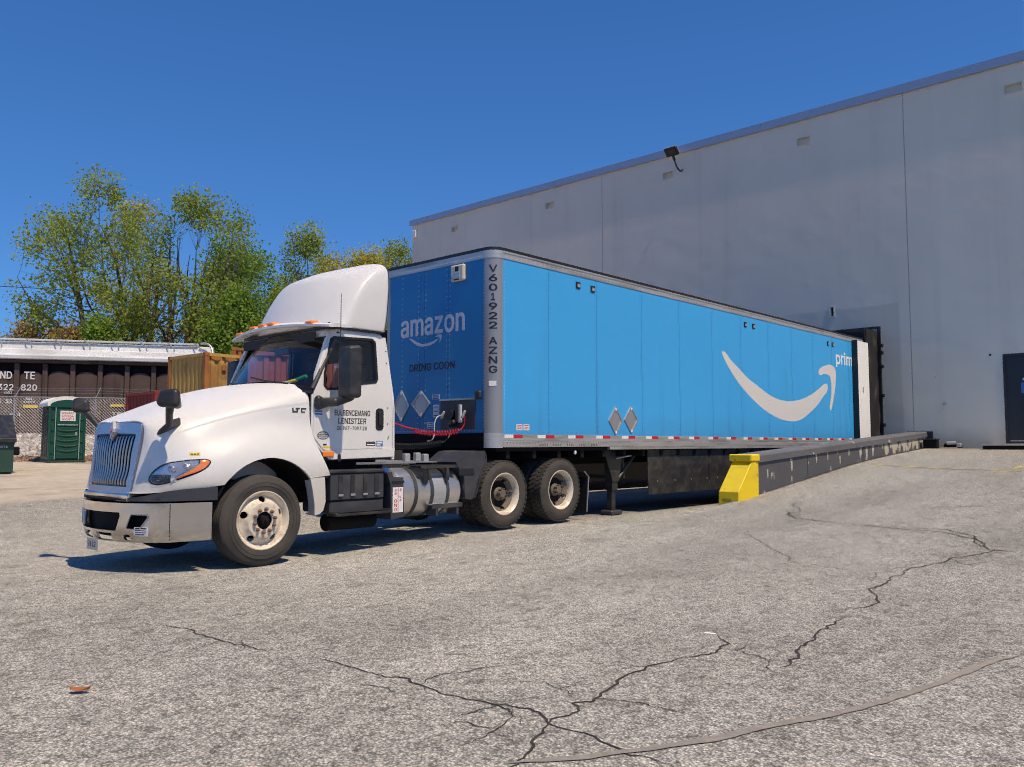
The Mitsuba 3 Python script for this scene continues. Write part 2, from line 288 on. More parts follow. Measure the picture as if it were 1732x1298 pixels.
leafmat('m_leaf_mid', (0.22, 0.31, 0.05), (0.42, 0.46, 0.09))
leafmat('m_leaf_dark', (0.17, 0.30, 0.05), (0.30, 0.41, 0.07))
leafmat('m_leaf_gold', (0.48, 0.46, 0.06), (0.58, 0.50, 0.09))
leafmat('m_leaf_rust', (0.44, 0.29, 0.15), (0.42, 0.36, 0.10))

# ------------------------------------------------------------------ ground
P_lot = PchipInterpolator([-60, -5, 5, 9, 12, 14, 15, 17, 20, 22.5, 25, 40], [0, 0, 0, 0.1, 0.21, 0.335, 0.435, 0.655, 0.95, 1.12, 1.24, 1.3])
P_well = PchipInterpolator([-60, -5, 5, 9, 14, 25, 60], [0, 0, 0, .10, .12, .12, .12])
P_left = PchipInterpolator([-60, 7.6, 8.6, 11.8, 15, 20, 25, 32, 45, 80], [0, 0, 0, -.10, .08, .38, .50, .64, .72, .8])
def G(x, y):
    x, y = np.asarray(x, float), np.asarray(y, float)
    t = np.clip((y - 7.30) / 0.25, 0, 1)
    left = P_well(np.clip(x, -60, 60)) * np.clip((40 - y) / 20, 0, 1) + P_left(np.clip(y, -60, 80))
    return P_lot(np.clip(x, -60, 40)) * (1 - t) + left * t
gx = np.unique(np.concatenate([np.linspace(-400, -30, 12), np.linspace(-30, 40, 141), np.linspace(40, 120, 17), np.linspace(120, 500, 8)]))
gy = np.unique(np.concatenate([np.linspace(-400, -20, 12), np.linspace(-20, 45, 131), [7.3, 7.55], np.linspace(45, 120, 16), np.linspace(120, 500, 8)]))
X, Y = np.meshgrid(gx, gy, indexing='ij'); Zg = G(X, Y)
Zg = np.where((X > 25.4) & (Y < 29.0), np.minimum(Zg, 1.0), Zg)
i, j = np.meshgrid(np.arange(len(gx) - 1), np.arange(len(gy) - 1), indexing='ij'); ny = len(gy)
q = np.stack([i * ny + j, (i + 1) * ny + j, (i + 1) * ny + j + 1, i * ny + j + 1], -1).reshape(-1, 4)
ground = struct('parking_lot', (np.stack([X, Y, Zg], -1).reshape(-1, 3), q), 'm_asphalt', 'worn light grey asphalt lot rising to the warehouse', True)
def Gm(x, y):
    """The ground sheet's own height (its two triangles per cell)."""
    i = np.clip(np.searchsorted(gx, x) - 1, 0, len(gx) - 2); j = np.clip(np.searchsorted(gy, y) - 1, 0, len(gy) - 2); u = (x - gx[i]) / (gx[i + 1] - gx[i]); v = (y - gy[j]) / (gy[j + 1] - gy[j])
    a, b, c, d = Zg[i, j], Zg[i + 1, j], Zg[i + 1, j + 1], Zg[i, j + 1]; return np.where(u >= v, a + (b - a) * u + (c - b) * v, a + (c - d) * u + (d - a) * v)
def ribbon(pts, w, seed, rough=0.85, lift=0.004, step=0.015, jag=0.032):
    """A strip along a polyline on the ground, ragged edges."""
    r = np.random.default_rng(seed); p = np.asarray(pts, float)
    d = np.r_[0, np.cumsum(np.linalg.norm(np.diff(p, axis=0), axis=1))]; s = np.arange(0, d[-1], step)
    x, y = np.interp(s, d, p[:, 0]), np.interp(s, d, p[:, 1])
    for k in (1.7, 5.1, 13.0, 31.0):
        ph = r.random(2) * 99; z = np.zeros_like(s)
        x = x + jag * (8 / k + .35) * (meshkit.noise(np.stack([s * k + ph[0], z, z], -1), seed) - .5); y = y + jag * (8 / k + .35) * (meshkit.noise(np.stack([s * k + ph[1], z, z + 5], -1), seed) - .5)
    t = np.gradient(np.stack([x, y], 1), axis=0); t /= np.linalg.norm(t, axis=1, keepdims=True) + 1e-9
    z = np.zeros_like(s); wa = w * (1 - rough + 2 * rough * meshkit.fbm(np.stack([s * 4, z, z], -1), 3, seed + 1)); wb = w * (1 - rough + 2 * rough * meshkit.fbm(np.stack([s * 5, z + 7, z], -1), 3, seed + 2))
    tap = np.clip(np.minimum(s, s[-1] - s) / 0.25, 0.08, 1)
    a = np.stack([x - t[:, 1] * wa * tap / 2, y + t[:, 0] * wa * tap / 2], 1); b = np.stack([x + t[:, 1] * wb * tap / 2, y - t[:, 0] * wb * tap / 2], 1)
    v = np.vstack([np.c_[a, Gm(*a.T) + lift], np.c_[b, Gm(*b.T) + lift]]); k = len(s); i = np.arange(k - 1)
    return trimesh.Trimesh(v, np.vstack([np.stack([i, k + i, k + i + 1], 1), np.stack([i, k + i + 1, i + 1], 1)]), process=False)
CRACKS = [(0.022, [(2.59, 2.54), (2.7, 2.54), (2.86, 2.59), (2.98, 2.66), (3.1, 2.68), (3.27, 2.67), (3.38, 2.65), (3.56, 2.75), (3.68, 2.7), (3.78, 2.72), (4.04, 2.82), (4.18, 2.86), (4.4, 2.88), (4.51, 2.86), (4.74, 2.89), (4.93, 2.86), (5.21, 2.84), (5.41, 2.98), (5.42, 3.03)]),
 (0.018, [(3.22, 3.16), (3.19, 2.99), (3.17, 2.81), (3.14, 2.65), (3.15, 2.48), (3.13, 2.32), (3.13, 2.19), (3.1, 1.99)]),
 (0.02, [(4.81, 2.38), (4.98, 2.35), (5.17, 2.42), (5.38, 2.39), (5.61, 2.48), (5.97, 2.52), (6.31, 2.56), (6.63, 2.62)]),
 (0.024, [(6.72, 2.57), (6.92, 2.54), (7.32, 2.6), (7.71, 2.73), (8.09, 2.69), (8.8, 2.69), (9.37, 2.74), (9.91, 2.64), (10.44, 2.46), (10.79, 2.42), (10.8, 2.14)]),
 (0.03, [(12.08, 3.88), (12.09, 3.4), (11.82, 3.03), (11.48, 2.7), (11.01, 2.56), (10.79, 2.42)]),
 (0.014, [(10.88, 5.51), (10.07, 4.99), (8.94, 4.1), (8.54, 3.65)]),
 (0.009, [(3.49, 2.95), (3.61, 2.99), (3.75, 2.96), (3.92, 2.85)]),
 (0.01, [(4.46, 2.81), (4.44, 2.68), (4.44, 2.56)]),
 (0.01, [(8.28, 3.85), (8.15, 3.57)]),
 (0.008, [(3.6, 2.94), (3.57, 2.74)]),
 (0.007, [(3.27, 3.0), (3.42, 2.98), (3.51, 2.96)]),
 (0.008, [(3.19, 2.99), (3.13, 2.85), (3.03, 2.7)]),
 (0.012, [(9.91, 2.64), (9.54, 2.37), (10.03, 2.25)]),
 (0.008, [(4.78, 2.51), (4.82, 2.45), (4.71, 2.33)]),
 (0.012, [(2.89, 6.43), (2.92, 6.15), (2.95, 5.82), (2.96, 5.47), (2.98, 5.23), (2.94, 4.89)]),
 (0.015, [(2.98, 4.72), (3.03, 4.64), (3.08, 4.31), (3.08, 4.04), (3.15, 3.78), (3.16, 3.53), (3.18, 3.35), (3.22, 3.15), (3.19, 3.0), (3.17, 2.78)]),
 (0.01, [(2.72, 9.46), (2.97, 9.76), (3.45, 10.21)]),
 (0.01, [(2.65, 6.77), (2.87, 6.96), (3.11, 7.17), (3.5, 7.38)]),
 (0.01, [(2.36, 8.19), (2.64, 8.31), (3.03, 8.72)]),
 (0.01, [(4.58, 16.1), (5.17, 16.13), (5.7, 16.52)]),
 (0.03, [(13.06, 6.03), (12.29, 5.44), (12.09, 4.69), (11.99, 4.0), (11.84, 3.36), (11.43, 2.77), (10.7, 2.48), (10.79, 2.13)]),
 (0.018, [(12.29, 5.44), (13.41, 5.89), (14.17, 6.27)]),
 (0.012, [(10.48, 8.68), (10.49, 7.51), (10.64, 6.66), (10.93, 5.67), (11.73, 4.72)]),
 (0.018, [(14.24, 3.86), (14.75, 3.31)])]
for k, (w, pts) in enumerate(CRACKS): add(ground, 'crack', ribbon(pts, w * .66, 50 + k), 'm_crack')
for k, (w, pts) in enumerate(CRACKS):       # fine side branches off the main cracks
    r = np.random.default_rng(500 + k); p = np.asarray(pts); L = np.linalg.norm(p[-1] - p[0])
    for q in range(int(1 + L * .9)):
        t = r.uniform(.05, .95) * (len(p) - 1); i = int(t); a0 = p[i] + (p[min(i + 1, len(p) - 1)] - p[i]) * (t - i); an = r.uniform(0, 2 * PI); n_b = int(r.integers(3, 6)); st = r.uniform(.08, .2); B = [a0]
        for _ in range(n_b): an += r.normal(0, .45); B.append(B[-1] + st * np.array([math.cos(an), math.sin(an)]))
        add(ground, 'crack', ribbon(B, .007, 700 + 9 * k + q), 'm_crack')
SEAM = [(2.65, 2.49), (2.91, 2.29), (3.2, 2.13), (3.59, 1.97), (3.84, 1.88), (4.18, 1.73), (4.66, 1.6), (5.25, 1.46), (5.78, 1.39), (6.21, 1.25)]
add(ground, 'sealed_seam', ribbon(SEAM, 0.054, 91, 0.55, 0.006, 0.02, 0.006), 'm_tar')
PAINT = [[(19.51, 6.92), (19.06, 6.07), (18.79, 5.06), (18.65, 3.62)], [(18.8, 3.85), (19.63, 3.81)]]
for pts in PAINT: add(ground, 'painted_line', ribbon(pts, 0.10, 93, 0.3, 0.006, 0.08, 0.0), 'm_line')

# ------------------------------------------------------------------ warehouse
WX, ROOF = 25.0, 11.78
wh = thing('warehouse', 'tall grey painted concrete warehouse with a metal roof edge', 'warehouse')
joints = [-36.0, -25.1, -14.2, -3.3, 7.52, 18.36, 29.36]
SC = [26.45, 20.95, 15.45, 10.5, 4.72, -0.6, -6.2]
for a, b in zip(joints[:-1], joints[1:]):
    sl = m3.Manifold.cube((0.3, b - a - 0.026, ROOF - 0.1)).translate((WX, a + 0.013, 0.0))
    for y in SC:
        if a < y < b: sl -= m3.Manifold.cube((0.16, 0.42, 0.24)).translate((WX - 0.02, y - 0.21, 10.76))
    if a < 9.6 < b: sl -= m3.Manifold.cube((1, 2.5, 3.2)).translate((WX - 0.5, 8.45, 1.2))
    if a < 9.79 < b: sl -= m3.Manifold.cube((0.16, 0.09, 0.26)).translate((WX - 0.05, 9.70, 5.24))
    if a < 4.7 < b: sl -= m3.Manifold.cube((0.2, 1.05, 2.34)).translate((WX - 0.1, 4.19, 1.36))
    add(wh, 'wall_panel', tm(sl), 'm_facade')
body = cat_([bx(WX + 0.31, WX + 60, -36, 7.9, 0, ROOF - 0.3), bx(WX + 3, WX + 60, 7.9, 11.6, 0, ROOF - 0.3), bx(WX + 0.31, WX + 3, 7.9, 11.6, 4.45, ROOF - 0.3), bx(WX + 0.31, WX + 60, 11.6, 29.0, 0, ROOF - 0.3)])
add(wh, 'wall', body, 'm_facade')
for a in joints[1:-1]: add(wh, 'joint_seal', bx(WX + .014, WX + .05, a - .02, a + .02, .5, ROOF - .12), 'm_joint')
add(wh, 'side_wall', bx(WX + 0.305, WX + 60, 29.01, 29.34, 0, ROOF - 0.12), 'm_facade')
for a, b in zip([-36, -16.5, -7.0, 2.5, 11.9, 20.6], [-16.5, -7.0, 2.5, 11.9, 20.6, 29.5]):
    P = Polygon([(WX - 0.075, ROOF - 0.23), (WX - 0.045, ROOF - 0.23), (WX - 0.045, ROOF - 0.02), (WX + 0.5, ROOF + 0.02), (WX + 0.5, ROOF + 0.06), (WX - 0.075, ROOF + 0.03)])
    add(wh, 'coping', side_plate(P, a + 0.004, b - 0.004), 'm_coping')
for y in SC:
    add(wh, 'scupper', cat_([bx(WX - 0.02, WX + 0.03, y - 0.25, y - 0.21, 10.72, 11.04), bx(WX - 0.02, WX + 0.03, y + 0.21, y + 0.25, 10.72, 11.04), bx(WX - 0.022, WX + 0.03, y - 0.21, y + 0.21, 11.0, 11.04), bx(WX - 0.03, WX + 0.03, y - 0.21, y + 0.21, 10.72, 10.757)]), 'm_facade')
k = add(wh, 'vent_frame', cat_([bx(WX - 0.015, WX + .01, 9.66, 9.70, 5.2, 5.54), bx(WX - 0.015, WX + .01, 9.79, 9.83, 5.2, 5.54), bx(WX - 0.017, WX + .01, 9.70, 9.79, 5.5, 5.54)]), 'm_facade')
add(wh, 'vent', bx(WX + 0.07, WX + 0.1, 9.70, 9.79, 5.24, 5.5), 'm_black')
dk = add(wh, 'door', bx(WX + 0.03, WX + 0.08, 4.23, 5.20, 1.37, 3.68), 'm_door')
add(dk, 'frame', cat_([bx(WX - 0.012, WX + 0.09, 5.19, 5.24, 1.37, 3.735), bx(WX - 0.012, WX + 0.09, 4.185, 4.24, 1.37, 3.735), bx(WX - 0.014, WX + 0.09, 4.24, 5.19, 3.675, 3.737)]), 'm_door')
add(dk, 'kick_strip', bx(WX + 0.018, WX + 0.032, 4.27, 5.14, 1.42, 1.45), 'm_rail')
add(dk, 'sign', bx(WX + 0.022, WX + 0.032, 4.50, 4.845, 2.68, 2.96), 'm_ink_blue')
add(dk, 'sign_plate', bx(WX + 0.022, WX + 0.032, 4.55, 4.80, 3.02, 3.08), 'm_decal_white')
add(wh, 'pipe_stub', cyl((WX - 0.012, 6.70, 2.47), (WX + 0.02, 6.70, 2.47), 0.055, 14), 'm_rail')
add(wh, 'anchor_bolt', cyl((WX - 0.008, 6.92, 3.21), (WX + 0.02, 6.92, 3.21), 0.03, 10), 'm_rail')
add(wh, 'anchor_bolt', cyl((WX - 0.008, 5.53, 3.74), (WX + 0.02, 5.53, 3.74), 0.03, 10), 'm_chassis')
add(wh, 'corner_box', bx(WX - 0.10, WX - 0.002, 29.02, 29.26, 10.95, 11.3, 0.02), 'm_decal_white')
# dock shelter
sh = thing('dock_shelter', 'black padded dock shelter around the open loading door', 'dock shelter')
def crumple(mesh, amp, seed, f=2.2):
    m = mesh.subdivide_to_size(0.16); v = np.array(m.vertices); nn = meshkit.fbm(v * f, 3, seed) - 0.5
    n2 = meshkit.fbm(v * f + 40, 3, seed + 3) - 0.5
    v[:, 1] += amp * nn * 2; v[:, 0] += amp * n2 * 2; return trimesh.Trimesh(v, m.faces, process=False)
add(sh, 'side_curtain', crumple(bx(24.02, 24.97, 8.42, 8.60, 1.28, 4.62), 0.035, 1), 'm_fabric', 40)
add(sh, 'side_curtain', crumple(bx(24.02, 24.97, 10.80, 10.98, 1.28, 4.62), 0.035, 5), 'm_fabric', 40)
hd = crumple(bx(23.96, 24.97, 8.44, 10.96, 4.26, 4.63), 0.05, 2); hd.vertices[:, 2] += 0.05 * (meshkit.fbm(np.array(hd.vertices) * 3, 3, 8) - .5) * 2
add(sh, 'head_curtain', hd, 'm_fabric', 40)
add(sh, 'frame', cat_([bx(24.93, 24.996, 8.34, 8.42, 1.28, 4.72), bx(24.93, 24.996, 10.98, 11.06, 1.28, 4.72), bx(24.93, 24.996, 8.34, 11.06, 4.72, 4.78)]), 'm_black')
for z in (4.21, 4.0, 3.6, 2.75, 1.9): add(sh, 'clip', bx(24.90, 24.99, 8.27, 8.35, z - 0.05, z + 0.05, 0.01), 'm_black')
# floodlight
fl = thing('floodlight', 'small black floodlight on a curved arm at the roof edge', 'floodlight')
hs = rbox(-0.16, 0.16, -0.24, 0.24, -0.05, 0.05, 0.03, 12)
def tilt(m, a, off):
    v = np.array(m.vertices); x, z = v[:, 0].copy(), v[:, 2].copy(); v[:, 0] = x * math.cos(a) - z * math.sin(a); v[:, 2] = x * math.sin(a) + z * math.cos(a); return trimesh.Trimesh(v + np.asarray(off), m.faces, process=False)
FO = (WX - 0.45, 15.02, 11.52)
add(fl, 'housing', tilt(hs, -0.75, FO), 'm_black', 40)
add(fl, 'top_cover', tilt(bx(-0.17, 0.17, -0.25, 0.25, 0.052, 0.075, 0.01), -0.75, FO), 'm_decal_white')
add(fl, 'lens', tilt(bx(-0.12, 0.12, -0.18, 0.18, -0.062, -0.049), -0.75, FO), 'm_plastic')
add(fl, 'knuckle', hull_s([(WX - 0.40, 15.0, 11.42, 0.045), (WX - 0.36, 14.97, 11.26, 0.05)], 12), 'm_black', 40)
add(fl, 'arm', tube(spline([(WX - 0.36, 14.96, 11.27), (WX - 0.35, 14.92, 11.08), (WX - 0.26, 14.88, 10.92), (WX - 0.12, 14.87, 10.88), (WX - 0.0, 14.87, 10.95)], 24), 0.03, 8), 'm_black', 60)

# ------------------------------------------------------------------ dock retaining wall, end block, small things by the wall
rw = thing('retaining_wall', 'long sloping dark grey dock wall with chipped pale paint', 'wall')
def wz(x): return 1.13 + (x - 14.62) * 0.0515
cuts = [14.62, 16.93, 20.1, 22.6, 24.9]
for a, b in zip(cuts[:-1], cuts[1:]):
    a2, b2 = a + 0.012, b - 0.012
    add(rw, 'wall_section', side_plate([(a2, -0.6), (b2, -0.6), (b2, wz(b) - 0.12), (a2, wz(a) - 0.12)], 7.2, 7.62), 'm_curb')
for a, b in zip([14.62, 17.0, 19.6, 22.2], [17.0, 19.6, 22.2, 24.93]):
    cap = Polygon([(7.155, -0.12), (7.655, -0.12), (7.655, 0.0), (7.62, 0.03), (7.19, 0.03), (7.155, 0.0)])
    m = ext(cap, 1.0); v = np.array(m.vertices); xx = a + 0.006 + v[:, 2] * (b - a - 0.012)
    m = trimesh.Trimesh(np.stack([xx, v[:, 0], v[:, 1] + wz(xx)], 1), m.faces, process=False);
    add(rw, 'cap_beam', m, 'm_curb_cap')
add(rw, 'end_plate', bx(24.935, 24.995, 7.02, 7.68, 1.0, 1.70), 'm_black')
yb = thing('end_block', 'bright yellow sloped concrete block at the end of the dock wall', 'concrete block')
bl = hull_s([(x, y, z, .014) for x, z in ((14.586, -0.5), (14.586, 1.016), (14.337, 1.016), (13.805, 0.484), (13.775, -0.5)) for y in (7.165, 7.535)], 8)
add(yb, 'block', bl, 'm_yellow')
add(yb, 'cap', bx(14.26, 14.62, 7.125, 7.58, 1.033, 1.165, 0.018), 'm_yellow')
bb = thing('black_bumper_box', 'black rubber dock bumper box at the end of the dock wall', 'bumper')
add(bb, 'body', bx(24.42, 24.62, 6.77, 7.13, 1.0, 1.46, 0.015), 'm_chassis'); add(bb, 'lid', bx(24.40, 24.64, 6.75, 7.14, 1.462, 1.50, 0.01), 'm_plastic')
pj = thing('scrap_pipe', 'grey metal scrap lying at the foot of the warehouse wall', 'scrap metal')
add(pj, 'cover', hull_s([(24.72, 6.62, 1.30, .07), (24.74, 6.28, 1.29, .06), (24.78, 6.45, 1.33, .07)], 10), 'm_chassis', 40)
add(pj, 'pipe', cyl((24.62, 6.58, 1.37), (24.68, 6.36, 1.38), 0.05, 12), 'm_galv', 40); add(pj, 'fitting', bx(24.58, 24.66, 6.22, 6.34, 1.26, 1.37, .02), 'm_rail')
pb = thing('wood_plank', 'pale wooden board lying flat by the warehouse wall', 'board')
add(pb, 'board', bx(24.5, 24.62, 6.32, 6.72, 1.225, 1.262, .005), 'm_pad')
pdn = thing('door_pad', 'low concrete step with tan top in front of the warehouse door', 'step')
add(pdn, 'slab', bx(23.98, 24.99, 4.0, 5.56, 1.0, 1.30), 'm_chassis'); add(pdn, 'top', bx(23.96, 24.992, 3.98, 5.58, 1.302, 1.335, .004), 'm_pad')

# ------------------------------------------------------------------ trailer
TY, TY2, TX0, TX1 = 8.35, 10.93, 8.68, 23.5
TR = 0.19
tl = thing('semi_trailer', 'long bright blue box trailer backed into the loading dock', 'trailer')
zb, zt = 1.50, 4.12
seam_x = [TX0 + TR, 9.93, 11.18, 12.54, 13.83, 15.09, 16.33, 17.63, 18.87, 20.10, 21.30, 22.45, TX1]
rv = []
def rivet_at(p, n, r=0.009): 
    a = np.cross(n, [0.3, .5, .8]); a /= np.linalg.norm(a); b = np.cross(n, a); p = np.asarray(p, float); n = np.asarray(n, float)
    v = [p + n * r * 0.8] + [p + (a * math.cos(t) + b * math.sin(t)) * r for t in np.arange(5) * 2 * PI / 5]
    return np.array(v)
RF = np.array([[0, k + 1, (k + 1) % 5 + 1] for k in range(5)])
def rivets(parent, pts, n, mat, name='rivet'):
    V = np.vstack([rivet_at(p, n) for p in pts]); F = np.vstack([RF + 6 * k for k in range(len(pts))])
    k = add(parent, name, trimesh.Trimesh(V, F, process=False), mat); stuff(k)
for a, b in zip(seam_x[:-1], seam_x[1:]):
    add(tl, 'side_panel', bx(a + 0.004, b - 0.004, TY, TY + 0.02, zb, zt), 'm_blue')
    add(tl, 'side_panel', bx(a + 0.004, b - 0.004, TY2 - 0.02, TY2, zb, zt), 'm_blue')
add(tl, 'body', cat_([bx(TX0 + TR + .002, TX1 - .03, TY + 0.012, TY + 0.05, 1.32, 4.2), bx(TX0 + TR + .002, TX1 - .03, TY2 - 0.05, TY2 - 0.012, 1.32, 4.2), bx(TX0 + 0.015, TX0 + .06, TY + .2, TY2 - .2, 1.522, 4.2)]), 'm_blue_seam')
pts = []
for x in seam_x[1:-1]:
    for dx in (-0.05, 0.05):
        pts += [(x + dx, TY, z) for z in np.arange(zb + 0.06, zt - 0.03, 0.085)]
pts += [(x, TY, zb + 0.035) for x in np.arange(8.95, 23.4, 0.12)]
rivets(tl, pts, (0, -1, 0), 'm_blue_rivet')
for dx in (8.9,): rivets(tl, [(dx + .01, TY, z) for z in np.arange(1.55, 4.1, 0.06)], (0, -1, 0), 'm_rail')
add(tl, 'floor', bx(TX0 + .1, TX1 - .03, TY + .05, TY2 - .05, 1.25, 1.33), 'm_chassis')
# front: three plates between the corner posts
fs = [TY + TR, 9.33, 9.88, 9.99, TY2 - TR]
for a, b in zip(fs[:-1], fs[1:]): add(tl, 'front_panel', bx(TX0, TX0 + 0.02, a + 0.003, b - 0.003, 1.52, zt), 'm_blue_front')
pts = []
for y in (9.29, 9.36, 9.85, 10.02, 10.42): pts += [(TX0, y, z) for z in np.arange(1.6, 4.08, 0.085)]
pts += [(TX0, y, 1.555) for y in np.arange(8.6, 10.7, 0.06)]
rivets(tl, pts, (-1, 0, 0), 'm_decal_front')
def arc_strip(r0, z0, z1, yc_sign=-1, a0=0, a1=PI / 2, n=14):
    """A quarter round plate at the front corner towards the camera (or the far one)."""
    a = np.linspace(a0, a1, n); cx = TX0 + TR; cy = TY + TR if yc_sign < 0 else TY2 - TR
    xs, ys = cx - (TR + r0) * np.cos(a), cy + yc_sign * (TR + r0) * np.sin(a)
    xi, yi = cx - (TR - 0.03) * np.cos(a), cy + yc_sign * (TR - 0.03) * np.sin(a)
    P = Polygon(np.r_[np.c_[xs, ys], np.c_[xi, yi][::-1]]).buffer(0); m = ext(P, z1 - z0); m.apply_translation([0, 0, z0]); return m
for s in (-1, 1):
    add(tl, 'corner_post', arc_strip(0.004, 1.52, zt, s), 'm_post', 30)
    add(tl, 'corner_cap', arc_strip(0.012, zt, 4.238, s), 'm_rail', 30)
    add(tl, 'corner_foot', arc_strip(0.008, 1.30, 1.52, s), 'm_rail', 30)
rivets(tl, [(TX0 - .001, 8.56, z) for z in np.arange(1.6, 4.1, 0.05)], (-1, 0, 0), 'm_rail')
add(tl, 'top_rail', cat_([bx(TX0 + TR, TX1, TY - 0.012, TY + 0.06, zt, 4.225, .004), bx(TX0 + TR, TX1, TY - 0.022, TY + 0.05, 4.205, 4.235, .004)]), 'm_rail')
add(tl, 'top_rail', bx(TX0 + TR, TX1, TY2 - 0.06, TY2 + 0.012, zt, 4.235), 'm_rail')
add(tl, 'front_top_rail', bx(TX0 - 0.012, TX0 + 0.06, TY + TR, TY2 - TR, zt, 4.235), 'm_rail')
rivets(tl, [(x, TY - 0.012, z) for x in np.arange(8.95, 23.3, 0.11) for z in (4.15, 4.185)], (0, -1, 0), 'm_decal_white')
rivets(tl, [(TX0 - .012, y, 4.16) for y in np.arange(8.6, 10.7, 0.05)], (-1, 0, 0), 'm_decal_white')
Rf = Polygon([(TX0 + TR, TY - .015), (TX1, TY - .015), (TX1, TY2), (TX0 + TR, TY2)] + [(TX0 + TR - (TR + .015) * math.sin(a), TY2 - TR + (TR + .015) * math.cos(a)) for a in np.linspace(0.1, PI / 2, 8)] + [(TX0 + TR - (TR + .015) * math.cos(a), TY + TR - (TR + .015) * math.sin(a)) for a in np.linspace(0, PI / 2 - .1, 8)])
m = ext(Rf, 0.045); m.apply_translation([0, 0, 4.237]); add(tl, 'roof', m, 'm_black')
# lower rail, tape, bumper at the front
add(tl, 'bottom_rail', cat_([bx(TX0 + TR, TX1, TY - 0.012, TY + 0.04, 1.405, 1.498, .003), bx(TX0 + TR, TX1, TY - 0.022, TY + 0.04, 1.31, 1.40, .006), bx(11.52, TX1, TY - 0.02, TY + 0.04, 1.262, 1.308, .004)]), 'm_rail')
add(tl, 'bottom_rail', bx(TX0 + TR, TX1, TY2 - 0.04, TY2 + 0.012, 1.28, 1.498), 'm_rail')
rivets(tl, [(x, TY - 0.022, 1.375) for x in np.arange(8.95, 11.4, 0.07)] + [(x, TY - 0.022, z) for x in np.arange(9.6, 11.3, 0.045) for z in (1.335, 1.35) if (x * 3.1) % 1 < .6], (0, -1, 0), 'm_chassis')
x = 8.90
while x < 23.2:
    add(tl, 'white_tape', bx(x, x + 0.19, TY - 0.014, TY, 1.447, 1.497), 'm_decal_white'); add(tl, 'red_tape', bx(x + 0.192, x + 0.40, TY - 0.014, TY, 1.447, 1.497), 'm_red_tape'); x += 0.745
add(tl, 'front_sill', cat_([bx(TX0 + 0.02, TX0 + 0.12, TY + TR, TY2 - TR, 1.30, 1.515), bx(TX0 - 0.01, TX0 + .02, TY + TR, TY2 - TR, 1.40, 1.43), bx(TX0 - 0.012, TX0 + .02, TY + TR + .03, 8.95, 1.435, 1.46)]), 'm_chassis')
SM = smooth_poly([(15.48, 3.26), (15.55, 3.17), (15.81, 2.92), (16.36, 2.56), (16.86, 2.31), (17.38, 2.12), (17.92, 1.97), (18.39, 1.9), (18.88, 1.89), (19.4, 1.96), (19.94, 2.16), (20.4, 2.37), (20.76, 2.59), (20.98, 2.77), (20.98, 2.86), (20.83, 2.88), (20.54, 2.77), (20.08, 2.61), (19.53, 2.45), (19.01, 2.38), (18.51, 2.35), (18.03, 2.38), (17.57, 2.48), (17.05, 2.64), (16.54, 2.81), (16.14, 3.0), (15.82, 3.15), (15.61, 3.27), (15.52, 3.28)])
AR = smooth_poly([(20.43, 3.11), (20.45, 3.18), (20.63, 3.28), (20.93, 3.36), (21.22, 3.38), (21.44, 3.34), (21.54, 3.25), (21.54, 3.1), (21.49, 2.86), (21.37, 2.57), (21.23, 2.29), (21.14, 2.2), (21.09, 2.24), (21.16, 2.47), (21.21, 2.71), (21.22, 2.9), (21.16, 3.06), (20.97, 3.12), (20.68, 3.11), (20.5, 3.08)])
add(tl, 'smile_logo', side_plate(SM, TY - 0.003, TY + 0.002), 'm_decal_pale'); add(tl, 'arrow_logo', side_plate(AR, TY - 0.003, TY + 0.002), 'm_decal_pale')
add(tl, 'lettering', frame(text_fit('prime', 1.50, 0.42, True), (21.58, TY, 3.36), *SIDE), 'm_decal_white')
# front lettering and logo
add(tl, 'front_lettering', frame(text_fit('amazon', 1.50, 0.285, True), (TX0, 10.463, 3.075), *FRONT), 'm_decal_front')
fy = lambda L: [(10.463 - y, z) for y, z in L]
s1 = smooth_poly(fy([(10.255, 3.062), (10.10, 2.955), (9.948, 2.908), (9.80, 2.905), (9.65, 2.94), (9.545, 2.99), (9.56, 3.012), (9.65, 2.975), (9.80, 2.948), (9.95, 2.955), (10.10, 3.0), (10.235, 3.075)]))
s2 = smooth_poly(fy([(9.62, 3.045), (9.47, 3.055), (9.49, 2.98), (9.52, 2.92), (9.54, 2.935), (9.515, 3.02), (9.62, 3.025)]))
add(tl, 'front_smile', cat_([frame(ext(s1, .0035), (TX0 + .0015, 10.463, 0), *FRONT), frame(ext(s2, .0035), (TX0 + .0015, 10.463, 0), *FRONT)]), 'm_decal_front')
add(tl, 'front_lettering', frame(text_fit('DRING COON', 1.06, 0.118, True, .006), (TX0, 10.235, 2.515), *FRONT), 'm_ink')
zc = 3.905
for ch in 'V601922 AZNG':
    if ch != ' ':
        m = text_fit(ch, 0.125 if ch != '1' else 0.06, 0.106, True, 0.006).subdivide_to_size(.022); v = np.array(m.vertices); v[:, 0] += -0.0625 if ch != '1' else -0.03
        ang = PI / 4 - 0.04 + v[:, 0] / (TR + .004); r = TR + 0.004 + v[:, 2]
        m = trimesh.Trimesh(np.stack([TX0 + TR - r * np.cos(ang), TY + TR - r * np.sin(ang), zc + v[:, 1]], 1), m.faces, process=False)
        add(tl, 'post_letter', m, 'm_ink'); zc -= 0.1415
    else: zc -= 0.09
